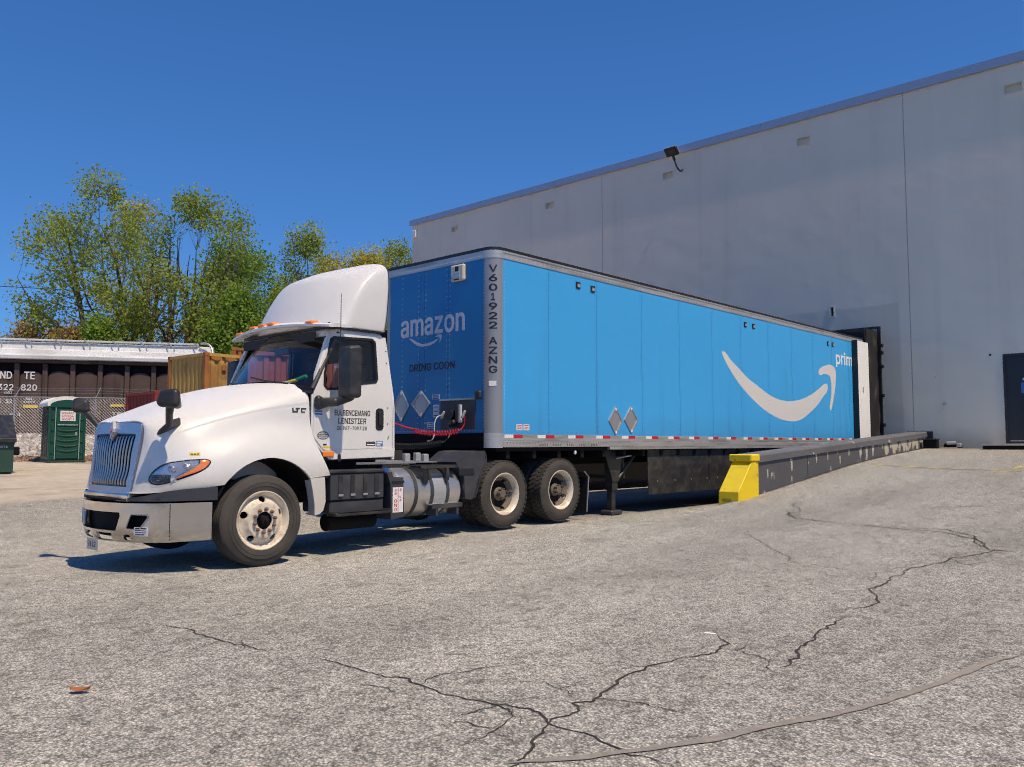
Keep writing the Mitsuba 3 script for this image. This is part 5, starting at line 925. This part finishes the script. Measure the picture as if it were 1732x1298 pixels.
# ------------------------------------------------------------------ rail embankment, fence, railcar
EV = np.array([.8495, -.5277]); NV = np.array([.5277, .8495]); P0 = np.array([12.06, 35.63])
def at(s, off, z=None):
    p = P0 + EV * s + NV * off; return np.array([p[0], p[1], z if z is not None else float(G(*p))])
def sz_map(m, off):
    """(s, z, thickness towards the camera) -> the vertical plane at that distance beyond the fence line."""
    v = np.array(m.vertices); p = P0 + v[:, :1] * EV + (off - v[:, 2:3]) * NV
    return trimesh.Trimesh(np.c_[p, v[:, 1]], m.faces, process=False)
def sbx(s0, s1, o0, o1, z0, z1, c=0.0):
    """A box along the track: s along it, o beyond the fence line."""
    m = bx(s0, s1, -o1, -o0, z0, z1, c); v = np.array(m.vertices); p = P0 + v[:, :1] * EV - v[:, 1:2] * NV
    return trimesh.Trimesh(np.c_[p, v[:, 2]], m.faces, process=False)
so = [-2.6, -2.0, -1.2, -.5, 0.0, 1.2, 8.0, 10, 13]; zo = [None, .05, .42, .78, .93, 1.0, 1.0, .4, None]
ss_ = np.linspace(-45, 9.5, 90); V = []
for s in ss_:
    k = np.clip((9.5 - s) / 2.5, 0, 1)
    for o, z in zip(so, zo):
        p = at(s, o); b = p[2]; p[2] = b - .06 if z is None else b + (z + .12 * (meshkit.fbm(np.array([s * .8, o, 1.0]), 3) - .5)) * k - .06 * (1 - k); V.append(p)
no = len(so); i, j = np.meshgrid(np.arange(len(ss_) - 1), np.arange(no - 1), indexing='ij'); q = np.stack([i * no + j, (i + 1) * no + j, (i + 1) * no + j + 1, i * no + j + 1], -1).reshape(-1, 4)
Vb = np.array(V).reshape(len(ss_), no, 3); struct('ballast_bank', (np.array(V), q), 'm_dirt', 'low bank of earth and stones below the railway fence', True)
def bank_z(s, o): 
    a = (s + 45) / 54.5 * 89; i = int(np.clip(a, 0, 88)); f = a - i; return np.interp(o, so, Vb[i, :, 2]) * (1 - f) + np.interp(o, so, Vb[i + 1, :, 2]) * f
ICO = trimesh.creation.icosphere(subdivisions=0)
def rocks(n, s0, s1, o0, o1, r0, r1, tint, seed, keepf=None):
    r = np.random.default_rng(seed); V, F, Cc = [], [], []
    for k in range(n):
        s, o = r.uniform(s0, s1), r.uniform(o0, o1)
        if keepf and not keepf(s, o): continue
        rad = r0 + (r1 - r0) * r.random() ** 2.2; v = ICO.vertices * (rad * r.uniform(.7, 1.3, (12, 1))) * r.uniform(.65, 1.2, 3); p = at(s, o, bank_z(s, o) + rad * .35)
        V.append(v + p); F.append(ICO.faces + 12 * len(F)); g = r.uniform(.55, 1.15); Cc.append(np.tile(np.clip(np.array(tint[r.integers(len(tint))]) * g, 0, 1), (12, 1)))
    return np.vstack(V), np.vstack(F), np.vstack(Cc)
V, F, Cc = rocks(9500, -7, 5, -1.75, 0.25, .03, .095, [(.52, .50, .48), (.60, .57, .54), (.44, .42, .41), (.50, .45, .39)], 3)
k = add(None, 'ballast_stones', trimesh.Trimesh(V, F, process=False), 'm_rock', False, color=Cc); labels[k] = {'label': 'pale broken ballast stones covering the railway bank', 'category': 'stones', 'kind': 'stuff'}
V, F, Cc = rocks(2600, -7, 3.5, -2.75, -1.5, .02, .06, [(.22, .11, .07), (.30, .17, .11), (.16, .10, .07), (.38, .30, .24)], 5, lambda s, o: o > -2.75 + .35 * math.sin(s * 1.7) and rng.random() < .9)
k = add(None, 'wood_mulch', trimesh.Trimesh(V, F, process=False), 'm_rock', False, color=Cc); labels[k] = {'label': 'reddish brown mulch and litter along the foot of the bank', 'category': 'mulch', 'kind': 'stuff'}
fn = thing('chain_link_fence', 'galvanised chain link fence with barbed wire in front of the railcar', 'fence')
zb_, zt_ = 1.52, 3.19; h_ = zt_ - zb_; S0, S1 = -9.0, 9.0; pit = .115
V, F = [], []
def strand(p, q, r):
    p, q = np.asarray(p, float), np.asarray(q, float); d = q - p; d /= np.linalg.norm(d); a = np.cross(d, [NV[0], NV[1], 0]); a /= np.linalg.norm(a); b = np.cross(d, a); k = sum(len(x) for x in V)
    V.append(np.array([x + r * (a * math.cos(t) + b * math.sin(t)) for x in (p, q) for t in (0, 2.094, 4.189)])); F.append(np.array([[0, 1, 4], [0, 4, 3], [1, 2, 5], [1, 5, 4], [2, 0, 3], [2, 3, 5]]) + k)
for s in np.arange(S0 - h_, S1, pit):
    for d in (1, -1):
        a, b = s, s + h_
        if a >= S0 and b <= S1: strand(at(a, -.004 * d, zb_ if d > 0 else zt_), at(b, -.004 * d, zt_ if d > 0 else zb_), .006)
add(fn, 'mesh', trimesh.Trimesh(np.vstack(V), np.vstack(F), process=False), 'm_galv')
add(fn, 'top_rail', cyl(at(S0, 0, zt_), at(S1, 0, zt_), .022, 8), 'm_galv', 50)
for z, o in ((3.36, .10), (3.47, .2), (3.58, .3)): add(fn, 'barbed_wire', tube([at(s, o, z + .02 * math.sin(s * 1.3)) for s in np.linspace(S0, S1, 40)], .006, 4), 'm_galv')
for s in (-7.4, -4.5, -1.6, 1.3, 4.2, 7.1):
    k = add(fn, 'post', cyl(at(s, .03, .9), at(s, .03, zt_ + .05), .032, 8), 'm_galv', 50); add(k, 'arm', cyl(at(s, .03, zt_), at(s + .12, .32, 3.62), .016, 6), 'm_galv')
rc = thing('railcar', 'brown ribbed railway hopper car with pale roof behind the fence', 'railcar')
RO, RE = 2.9, 5.4
add(rc, 'body', sbx(-14, RE - .1, RO + .16, RO + 2.9, 1.62, 5.0), 'm_chassis')
rib_s = [-2.32 + 1.08 * k for k in range(-10, 7)]
for a in rib_s:
    add(rc, 'rib', sbx(a - .13, a + .06, RO - .06, RO + .158, 1.75, 4.78, .01), 'm_railcar')
    P = Polygon([(a + .09, 1.75), (a + .93, 1.75), (a + .93, 4.22)] + [(a + .51 + .42 * math.cos(t), 4.22 + .24 * math.sin(t)) for t in np.linspace(.1, PI - .1, 12)] + [(a + .09, 4.22)])
    m = ext(P, .1).subdivide_to_size(.3); v = np.array(m.vertices); v[:, 2] += .05 * np.sin((v[:, 0] - a - .09) / .84 * PI) * (v[:, 2] > .05) + .02 * (meshkit.fbm(np.c_[v[:, 0] * 1.5, v[:, 1] * 2.2, v[:, 0] * 0], 2, 4) - .5)
    add(rc, 'side_panel', sz_map(trimesh.Trimesh(v, m.faces, process=False), RO + .14), 'm_railcar', 40)
add(rc, 'side_sill', sbx(-14, RE, RO - .02, RO + .15, 1.5, 1.74, .01), 'm_railcar'); add(rc, 'top_chord', sbx(-14, RE, RO - .2, RO + .15, 4.80, 4.93, .01), 'm_railcar')
add(rc, 'eave', sbx(-14, RE + .02, RO - .32, RO + .3, 4.935, 5.12, .03), 'm_railroof')
m = ext(Polygon([(0, 5.125), (.3, 5.20), (.42, 5.42), (.9, 5.50), (1.0, 5.78), (1.5, 5.86), (2.0, 5.78), (2.9, 5.12)]), RE + 14); v = np.array(m.vertices); p = P0 + NV * (RO - .1 + v[:, :1]) + EV * (v[:, 2:3] - 14); add(rc, 'roof', trimesh.Trimesh(np.c_[p, v[:, 1]], np.asarray(m.faces)[:, ::-1], process=False), 'm_railroof')
add(rc, 'running_board', sbx(-14, RE - .6, RO + .75, RO + 1.1, 5.86, 5.93, .01), 'm_railroof')
for s in np.arange(-8.0, 5, 1.15):
    add(rc, 'roof_bracket', cat_([cyl(at(s, RO + .72, 5.93), at(s + .32, RO + .35, 5.62), .03, 6), cyl(at(s + .32, RO + .33, 5.46), at(s + .32, RO + .35, 5.66), .03, 6)]), 'm_galv')
add(rc, 'end_cap', tube(spline([at(RE - .5, RO + .7, 5.92), at(RE - .1, RO + .6, 5.85), at(RE + .05, RO + .4, 5.5), at(RE + .06, RO + .2, 5.1)], 14), .05, 8), 'm_galv', 40)
def rtext(s, s0, s1, z0, z1, mat='m_decal_white', bold=True): add(rc, 'lettering', sz_map((lambda m: trimesh.Trimesh(np.array(m.vertices) + [s0, z0, 0], m.faces, process=False))(text_fit(s, s1 - s0, z1 - z0, bold, .006)), RO - .03), mat)
rtext('ND', -2.98, -2.53, 4.10, 4.42); rtext('TE', -2.08, -1.66, 4.10, 4.42); rtext('322', -3.05, -2.46, 3.61, 3.88); rtext('820', -2.17, -1.56, 3.61, 3.88); rtext('co51', -2.80, -2.50, 3.46, 3.58)
rtext('1', -2.98, -2.90, 3.06, 3.26); rtext('52', -2.72, -2.50, 3.06, 3.24); rtext('844', -1.98, -1.72, 3.20, 3.31); rtext('1052', -2.06, -1.62, 3.08, 3.17)
rtext('ucct', -2.55, -2.15, 2.52, 2.66); rtext('TR', 1.40, 1.80, 2.60, 2.72)
for a, b, z0, z1 in ((-2.06, -1.50, 2.87, 3.0), (1.33, 1.90, 2.96, 3.07)): add(rc, 'yellow_label', sz_map((lambda m: trimesh.Trimesh(np.array(m.vertices) + [a, z0, 0], m.faces, process=False))(trimesh.creation.box(extents=[b - a, z1 - z0, .01], transform=trimesh.transformations.translation_matrix([(b - a) / 2, (z1 - z0) / 2, 0]))), RO - .035), 'm_sticker_yellow')
add(rc, 'truck_frame', sbx(-13, RE - .4, RO + .5, RO + 2.4, 1.1, 1.62), 'm_chassis')
rl = thing('railway_track', 'rusty railway rails on the stone bank under the railcar', 'track')
for o in (RO + .75, RO + 2.2): add(rl, 'rail', sbx(-20, 8, o, o + .07, 1.45, 1.6), 'm_container_post')

# ------------------------------------------------------------------ containers
def container(name, label, near, ang, L, W, z0, z1, mat, post, group=None, door=False):
    """near: the corner towards the camera; its long axis at ang, its width to the left of that."""
    t = thing(name, label, 'shipping container', group); c, s = math.cos(ang), math.sin(ang); u, w = np.array([c, s]), np.array([-s, c])
    def loc(m): v = np.array(m.vertices); p = np.asarray(near) + v[:, :1] * u + v[:, 1:2] * w; return trimesh.Trimesh(np.c_[p, v[:, 2]], m.faces, process=False)
    def corr(n_len, y_out, axis, flip):
        k = np.arange(0, n_len - .12, .278); xs = []
        for a in k: xs += [(a, 0), (a + .07, 0), (a + .105, .045), (a + .21, .045), (a + .245, 0)]
        xs = np.array([x for x in xs if x[0] < n_len] + [(n_len, 0)]); a, d = xs[:, 0], xs[:, 1]; m = len(a)
        if axis == 'x': lo = np.c_[a, y_out + flip * d, np.full(m, z0 + .15)]; hi = np.c_[a, y_out + flip * d, np.full(m, z1 - .11)]
        else: lo = np.c_[y_out + flip * d, a, np.full(m, z0 + .15)]; hi = np.c_[y_out + flip * d, a, np.full(m, z1 - .11)]
        i = np.arange(m - 1); F = np.vstack([np.stack([i, i + 1, m + i + 1], 1), np.stack([i, m + i + 1, m + i], 1)]); return trimesh.Trimesh(np.vstack([lo, hi]), F, process=False)
    add(t, 'side_wall', loc(corr(L, .03, 'x', 1)), mat); add(t, 'side_wall', loc(corr(L, W - .03, 'x', -1)), mat); add(t, 'end_wall', loc(corr(W, .03, 'y', 1)), mat); add(t, 'end_wall', loc(corr(W, L - .03, 'y', -1)), mat)
    add(t, 'roof', loc(bx(.02, L - .02, .02, W - .02, z1 - .05, z1 - .01)), mat); add(t, 'floor', loc(bx(.02, L - .02, .02, W - .02, z0 + .02, z0 + .14)), mat)
    for x in (0, L - .16):
        for y in (0, W - .16): k = add(t, 'corner_post', loc(bx(x, x + .16, y, y + .16, z0 + .12, z1 - .12, .01)), post); add(k, 'casting', loc(bx(x - .006, x + .166, y - .006, y + .166, z1 - .118, z1 + .01, .01)), post)
    for z in (z0, z1 - .11):
        add(t, 'beam', loc(bx(.16, L - .16, 0, .07, z, z + .105)), mat); add(t, 'beam', loc(bx(.16, L - .16, W - .07, W, z, z + .105)), mat); add(t, 'beam', loc(bx(0, .07, .16, W - .16, z, z + .105)), mat); add(t, 'beam', loc(bx(L - .07, L, .16, W - .16, z, z + .105)), mat)
    return t, loc
t1, lc = container('shipping_container', 'weathered yellow shipping container with rusty corner post behind the truck hood', (13.20, 25.95), 0.04, 6.06, 2.5, 1.86, 4.38, 'm_container', 'm_container_post')
add(t1, 'access_plate', lc(bx(1.02, 1.5, -.02, .01, 2.3, 3.72, .01)), 'm_black'); add(t1, 'vent', lc(bx(.62, .78, -.012, .02, 3.82, 3.98)), 'm_container_post')
for x in (.2, .72, 1.24, 1.76, 2.28): add(t1, 'scallop', lc(side_plate(Polygon([(x, 4.265), (x + .4, 4.265)] + [(x + .2 + .2 * math.cos(a), 4.262 - .13 * math.sin(a)) for a in np.linspace(0, PI, 9)]).buffer(0), -.004, .03)), 'm_container_post')
ch = thing('container_chassis', 'dark steel chassis carrying the yellow container', 'chassis')
add(ch, 'frame', lc(cat_([bx(0, 6, .7, .82, 1.6, 1.85), bx(0, 6, 1.7, 1.82, 1.6, 1.85)] + [bx(x, x + .15, .1, 2.4, 1.7, 1.855) for x in (.1, 2.9, 5.8)])), 'm_chassis')
for x, y in ((.4, .75), (.4, 1.76), (5.2, .75), (5.2, 1.76)): add(ch, 'leg', lc(bx(x, x + .12, y - .06, y + .06, .5, 1.6)), 'm_chassis')
container('shipping_container', 'faded maroon shipping container seen through the cab windshield', (10.35, 18.30), math.atan2(18.3 - 0, 10.35) , 6.06, 2.44, .58, 3.66, 'm_container_maroon', 'm_container_maroon') if False else None
aM = math.atan2(.677 * .951 + .736 * .31, .736 * .951 - .677 * .31)
def end_on(name, label, cr, cf, z0, z1, mat, L=6.06):
    """A container seen end-on: its near left corner at camera distances cr (right), cf (ahead)."""
    u = np.array([cr, cf]) / math.hypot(cr, cf); rt_ = np.array([.677, -.736]); fw = np.array([.736, .677]); d = rt_ * u[0] + fw * u[1]; left = np.array([-d[1], d[0]]); p = rt_ * cr + fw * cf
    near = p - left * 2.44; return container(name, label, near, math.atan2(d[1], d[0]), L, 2.44, z0, z1, mat, mat)
end_on('shipping_container', 'faded maroon shipping container seen through the cab windshield', -6.46, 20.0, .55, 3.62, 'm_container_maroon')
end_on('shipping_container', 'orange shipping container seen through the cab side window', -4.30, 20.4, .5, 3.4, 'm_container_orange')
container('shipping_container', 'low red shipping container beside the fence left of the yellow one', (13.31, 29.84), .02, 3.0, 2.44, .65, 3.26, 'm_container_red', 'm_container_red')
t2, lc2 = container('shipping_container', 'rust brown container on the far side of the yellow one', (16.9, 31.0), -.5, 5.5, 2.44, 2.2, 5.25, 'm_container_post', 'm_container_post')

# ------------------------------------------------------------------ portable toilet and dumpster
pt = thing('portable_toilet', 'dark green portable toilet with a white domed roof and a notice on its door', 'portable toilet')
pc, pz = np.array([11.06, 32.2]), 0.66
pa = math.atan2(.677, .736) - PI / 2 + .72
def pl_(m): v = np.array(m.vertices); c, s = math.cos(pa), math.sin(pa); return trimesh.Trimesh(np.stack([pc[0] + v[:, 0] * c - v[:, 1] * s, pc[1] + v[:, 0] * s + v[:, 1] * c, pz + v[:, 2]], 1), m.faces, process=False)
add(pt, 'base', pl_(bx(-.62, .62, -.66, .62, 0, .10, .03)), 'm_potty_dark'); add(pt, 'body', pl_(cat_([bx(-.58, .58, -.55, .58, .10, 2.02, .03)])), 'm_potty')
for x in (-.60, .52): add(pt, 'corner_post', pl_(bx(x, x + .08, -.60, -.5, .10, 2.05, .02)), 'm_potty')
dr_ = add(pt, 'door', pl_(cat_([bx(-.36, .36, -.59, -.552, .16, 1.95, .02)])), 'm_potty')
add(dr_, 'trim', pl_(cat_([tube([(x, -.6, .14), (x, -.6, 1.98)], .014, 6) for x in (-.39, .39)])), 'm_potty_trim')
for z in (.42, .60, .78, .96, 1.14): add(dr_, 'rib', pl_(tube(spline([(-.33, -.592, z + .05), (0, -.61, z), (.33, -.592, z + .05)], 12), .022, 6)), 'm_potty', 50)
add(dr_, 'shelf', pl_(bx(-.33, .33, -.63, -.58, 1.34, 1.37, .008)), 'm_potty_trim')
sg = add(dr_, 'sign', pl_(bx(-.25, .25, -.600, -.591, 1.50, 1.86)), 'm_decal_white')
for tx, z in (('DEESHODT', 1.74), ('SCCEDA.', 1.63), ('WADAEC S', 1.525)): add(sg, 'lettering', pl_(frame(text_fit(tx, .40, .075, True, .006), (-.2, -.600, z), *SIDE)), 'm_ink_red')
add(dr_, 'handle', pl_(bx(.24, .32, -.62, -.588, .98, 1.10, .01)), 'm_galv')
for sx in (-1, 1):
    for z in (.35, .75, 1.15, 1.55): add(pt, 'side_rib', pl_(tube(spline([(sx * .40, -.556, z + .1), (sx * .47, -.575, z), (sx * .53, -.556, z + .12)], 8), .016, 6)), 'm_potty', 50)
for y in (-.35, -.05, .25): add(pt, 'side_panel', pl_(bx(-.592, -.578, y, y + .25, .25, 1.85, .006)), 'm_potty_dark')
add(pt, 'vent_grille', pl_(bx(-.60, -.585, -.3, .3, 1.88, 1.98)), 'm_black')
P = Polygon([(-.66, 2.02)] + [(.66 * math.sin(a), 2.10 + .28 * math.cos(a)) for a in np.linspace(-PI / 2, PI / 2, 20)] + [(.66, 2.02)]); add(pt, 'roof', pl_(side_plate(P, -.61, .66)), 'm_white_flat', 40)
add(pt, 'roof_rim', pl_(side_plate(Polygon([(-.58, 1.98)] + [(.58 * math.sin(a), 2.03 + .22 * math.cos(a)) for a in np.linspace(-PI / 2, PI / 2, 20)] + [(.58, 1.98)]), -.62, -.55)), 'm_potty', 40)
wb = thing('weathered_board', 'rusty flat board on the ground before the portable toilet', 'board'); add(wb, 'board', pl_(rotz(bx(-.75, .6, -1.15, -.75, -.09, -.04), .05)), 'm_container_post')
db = thing('dumpster', 'green dumpster with a sloping black ribbed lid at the left edge', 'dumpster')
dc, da = np.array([7.41, 25.0]), math.atan2(.677, .736) - PI / 2 + .62; dz = float(G(*dc))
def dl(m): v = np.array(m.vertices); c, s = math.cos(da), math.sin(da); return trimesh.Trimesh(np.stack([dc[0] + v[:, 0] * c - v[:, 1] * s, dc[1] + v[:, 0] * s + v[:, 1] * c, dz + v[:, 2]], 1), m.faces, process=False)
def xplate(P, x0, x1):
    m = ext(Polygon(P), x1 - x0); v = np.array(m.vertices); return trimesh.Trimesh(np.stack([x0 + v[:, 2], v[:, 0], v[:, 1]], 1), m.faces, process=False)
add(db, 'body', dl(xplate([(.02, .05), (1.45, .05), (1.55, 1.52), (1.30, 1.52), (-.05, .88)], -1.9, -.04)), 'm_bin')
add(db, 'lid', dl(xplate([(-.12, .90), (1.34, 1.57), (1.5, 1.60), (1.5, 1.63), (1.32, 1.62), (-.13, .98)], -1.95, -.0)), 'm_plastic')
for x in np.arange(-1.85, -.1, .22): add(db, 'lid_rib', dl(xplate([(-.02, .985), (1.25, 1.585), (1.25, 1.625), (-.02, 1.03)], x, x + .07)), 'm_plastic')
add(db, 'lid_lip', dl(bx(-1.96, .01, -.16, -.10, .84, .96, .02)), 'm_plastic')
add(db, 'fork_pocket', dl(bx(-.04, .12, .25, 1.1, .50, .72, .02)), 'm_chassis'); add(db, 'rim', dl(bx(-1.9, -.03, -.075, -.03, .78, .84)), 'm_bin')
add(db, 'lettering', dl(frame(text_fit('WASTE', .34, .06, True, .006), (-.52, -.035, .70), *SIDE)), 'm_decal_white')

# ------------------------------------------------------------------ trees
def tree(name, label, x, y, H, rx, mat, seed, n_cl=150, leaves=105, lean=(0, 0), stems=1, base=None, low=.28, size=.15, shape='oval', group=None, fill=1.0):
    r = np.random.default_rng(seed); z0 = float(G(x, y)) + .1 if base is None else base; t = thing(name, label, 'tree' if H > 6 else 'bush', group)
    limbs = []; root = np.array([x, y, z0 - .3])
    view = np.array([.677, -.736, 0]); deep = np.array([.736, .677, 0])
    for s in range(stems):
        an = r.uniform(0, 2 * PI); sp = (0.0 if stems == 1 else rx * .55)
        ln = (lean[0] + (sp * (s / max(stems - 1, 1) * 2 - 1) if stems > 1 else 0)); top = root + view * ln + deep * r.normal(0, rx * .25) + np.array([0, 0, H * (.92 if s == 0 else r.uniform(.7, .95))])
        b0 = root + view * (.35 * (s - (stems - 1) / 2)) + deep * r.normal(0, .15)
        mid1 = b0 * .70 + top * .30 + view * (ln * -.10) + r.normal(0, .02 * H, 3) * [1, 1, 0]; mid2 = b0 * .36 + top * .64 + r.normal(0, .025 * H, 3) * [1, 1, 0]
        P = spline([b0, mid1, mid2, top], 26); r0 = (.030 if stems == 1 else .024) * H * .88; limbs.append((P, np.linspace(r0, .02, 26) ** 1.0))
    prim = list(limbs)
    for s in range(9 if stems == 1 else 5 * stems):
        P, R_ = limbs[s % len(limbs)]; k = int(r.uniform(.22, .62) * 25); p = P[k]; a = r.uniform(0, 2 * PI); out = rx * r.uniform(.45, .95); q = p + view * math.cos(a) * out + deep * math.sin(a) * out * .8; q[2] = min(p[2] + H * r.uniform(.18, .42), z0 + H * .95)
        m = (p + q) / 2 + np.array([0, 0, -.04 * H]) + r.normal(0, .018 * H, 3); Q = spline([p, m, q], 16); prim.append((Q, np.linspace(R_[k] * .62, .018, 16)))
    allp = np.vstack([P for P, _ in prim]); allr = np.concatenate([q for _, q in prim]); T_ = list(prim); CL = []
    tries = 0
    while len(CL) < n_cl and tries < 20 * n_cl:
        tries += 1
        h = r.uniform(low, 1.0) ; w = {'oval': math.sqrt(max(0, 1 - ((h - .60) / .44) ** 2)), 'tall': math.sqrt(max(0, 1 - ((h - .55) / .48) ** 2)) * .9, 'bush': math.sqrt(max(0, 1 - ((h - .40) / .62) ** 2))}[shape]
        a = r.uniform(0, 2 * PI); rad = rx * w * math.sqrt(r.random()) * 1.05; c = root + np.array([0, 0, .3]) + view * (rad * math.cos(a) + lean[0] * h) + deep * rad * math.sin(a) * .85 + np.array([0, 0, H * h])
        if meshkit.noise(c * .42 + seed * 7.3, seed) < .40 * fill: continue
        CL.append(c)
    Lv = []
    for c in CL:
        d = np.linalg.norm((allp - c) * [1, 1, .7], axis=1) + 3.0 * np.maximum(0, allp[:, 2] - c[2] + .3); k = int(np.argmin(d)); p = allp[k]; L = np.linalg.norm(c - p)
        if L > .25: m = (p + c) / 2 + [0, 0, -.08 * L] + r.normal(0, .06 * L, 3); T_.append((spline([p, m, c], 7), np.linspace(min(.045, allr[k] * .6), .008, 7)))
        n = int(leaves * r.uniform(.5, 1.4)); s = r.uniform(.26, .50) * (1 if H > 8 else .8); pts = c + np.clip(r.normal(0, 1, (n, 3)), -1.7, 1.7) * [s, s, s * 1.3]; Lv.append(pts)
        for q in range(2): # twigs inside the clump
            e = c + r.normal(0, s * 1.1, 3) + [0, 0, .25]; T_.append((np.array([c, (c + e) / 2 + r.normal(0, .05, 3), e]), np.array([.012, .009, .005])))
    main = [tube(P, q, 7) for P, q in prim if q[0] > .05]; small = [tube(P, q, 4) for P, q in T_[len(prim):]] + [tube(P, q, 5) for P, q in prim if q[0] <= .05]
    add(t, 'trunk', cat_(main), 'm_bark', 60)
    if small: add(t, 'branches', cat_(small), 'm_bark')
    pts = np.vstack(Lv); n = len(pts); nn = r.normal(0, 1, (n, 3)) + [0, 0, .5]; nn /= np.linalg.norm(nn, axis=1, keepdims=True); a = np.cross(nn, r.normal(0, 1, (n, 3))); a /= np.linalg.norm(a, axis=1, keepdims=True); b = np.cross(nn, a); sz = size * r.uniform(.55, 1.25, (n, 1))
    V = np.stack([pts - a * sz * .62, pts + b * sz * .42 + nn * sz * .08, pts + a * sz * .62, pts - b * sz * .42 + nn * sz * .08], 1).reshape(-1, 3); i = np.arange(n)[:, None] * 4; F = np.vstack([i + [[0, 1, 2]], i + [[0, 2, 3]]])
    add(t, 'crown', trimesh.Trimesh(V, F, process=False), mat); return t
GT = 'trees beyond the railway'
tree('broadleaf_tree', 'tallest sparse tree with one dark trunk at the left of the row', 19.2, 50.0, 15.9, 4.9, 'm_leaf_mid', 11, 160, 84, (-.9, 0), 2, low=.40, shape='tall', fill=1.27)
tree('broadleaf_tree', 'open crowned tree with several leaning stems above the railcar', 21.3, 44.9, 14.0, 3.4, 'm_leaf_mid', 12, 125, 84, (.8, 0), 3, low=.46, fill=1.22)
tree('broadleaf_tree', 'slim pale tree between the tallest tree and the leaning stems', 22.2, 52.7, 15.6, 2.6, 'm_leaf_gold', 13, 70, 75, (-.2, 0), 2, low=.45, shape='tall', fill=1.15)
tree('broadleaf_tree', 'dense dark green tree just left of the truck fairing', 25.4, 46.2, 14.3, 2.7, 'm_leaf_dark', 14, 135, 95, (.3, 0), 1, low=.36, shape='tall', fill=.9)
tree('broadleaf_tree', 'leafy tree with one dark stem rising behind the truck fairing', 30.2, 47.0, 14.2, 2.2, 'm_leaf_mid', 15, 140, 95, (.5, 0), 1, low=.30, shape='tall', fill=.9)
tree('broadleaf_tree', 'yellowish tree over the top of the truck fairing', 35.3, 50.3, 13.9, 2.4, 'm_leaf_gold', 16, 200, 100, (0, 0), 1, low=.3, fill=.8)
tree('broadleaf_tree', 'golden green tree above the front edge of the trailer', 37.0, 48.4, 14.3, 2.1, 'm_leaf_gold', 17, 190, 100, (0, 0), 2, low=.3, fill=.8)
tree('broadleaf_tree', 'light green tree next to the warehouse corner', 39.8, 48.4, 15.2, 2.4, 'm_leaf_mid', 18, 190, 85, (0, 0), 1, low=.3, fill=.95)
tree('bush', 'rusty leaved bush at the far left above the railcar roof', 15.8, 50.8, 7.0, 2.4, 'm_leaf_rust', 21, 90, 90, shape='bush', low=.3, stems=3)
tree('bush', 'reddish bush just left of the tallest tree trunk', 16.7, 48.4, 6.6, 1.3, 'm_leaf_rust', 22, 60, 90, shape='bush', low=.3, stems=3)
tree('bush', 'green bush at the foot of the tallest tree', 17.6, 46.6, 6.9, 1.3, 'm_leaf_dark', 23, 60, 110, shape='bush', low=.3, stems=3)
tree('bush', 'bright green bush right of the tallest tree trunk', 18.4, 45.0, 6.6, 1.1, 'm_leaf_dark', 24, 55, 110, shape='bush', low=.3, stems=3)
tree('bush', 'large dense green bush beside the truck visor', 22.3, 40.6, 8.3, 1.9, 'm_leaf_dark', 25, 150, 120, shape='bush', low=.25, stems=3, fill=.6)
tree('bush', 'mid green bush behind the roof fairing', 25.3, 40.5, 8.6, 1.7, 'm_leaf_mid', 26, 120, 110, shape='bush', low=.25, stems=3, fill=.6)
tree('bush', 'brown twiggy bush among the leaning stems', 21.5, 43.2, 8.4, 1.4, 'm_leaf_rust', 27, 60, 40, shape='bush', low=.3, stems=3)
oc = thing('overhead_cable', 'thin overhead cable crossing the sky at the far left', 'cable'); add(oc, 'wire', tube([(2, 71, 11.95), (20, 55, 11.0), (38, 52, 11.0)], .025, 5), 'm_black')

# ------------------------------------------------------------------ small things on the asphalt
lf = thing('dry_leaf', 'curled orange brown leaf lying alone on the asphalt', 'leaf')
u = np.linspace(-1, 1, 13); wd = .028 * (1 - u ** 2) ** .7 + .002; V = np.array([[u_ * .055, s * w, .012 + .014 * u_ * u_ + (.012 if s else 0)] for u_, w in zip(u, wd) for s in (-1, 0, 1)]); F = []
for a in range(12):
    for b in range(2): F += [[a * 3 + b, a * 3 + 3 + b, a * 3 + 4 + b], [a * 3 + b, a * 3 + 4 + b, a * 3 + 1 + b]]
add(lf, 'blade', rotz(trimesh.Trimesh(V + [1.82, 4.9, float(G(1.82, 4.9))], np.array(F), process=False), -.75, (1.82, 4.9)), 'm_leaf_litter', True)
add(lf, 'stalk', tube([(1.86, 4.86, .02), (1.885, 4.835, .012)], .002, 5), 'm_leaf_litter')
ps = thing('paper_scrap', 'small white scrap of paper on the asphalt', 'paper scrap'); cxy = (5.43, 3.06)
add(ps, 'sheet', rotz(crumple(bx(5.415, 5.445, 3.02, 3.10, .004, .008, .001), .008, 9, 16), .2, cxy), 'm_paper', 40)

# ------------------------------------------------------------------ second trailer, added to darken the view below the first one
nt = thing('added_dark_trailer', 'dark trailer added at the next dock to darken the view under the blue trailer', 'trailer')
add(nt, 'body', bx(11.6, 23.6, 13.4, 16.0, 1.18, 3.9, .03), 'm_chassis'); add(nt, 'side_skirt', bx(12.0, 21.5, 13.42, 13.46, .36, 1.18), 'm_chassis'); add(nt, 'landing_leg', bx(12.9, 13.05, 13.6, 13.75, .14, 1.2), 'm_chassis'); add(nt, 'landing_leg', bx(12.9, 13.05, 15.6, 15.75, .14, 1.2), 'm_chassis')
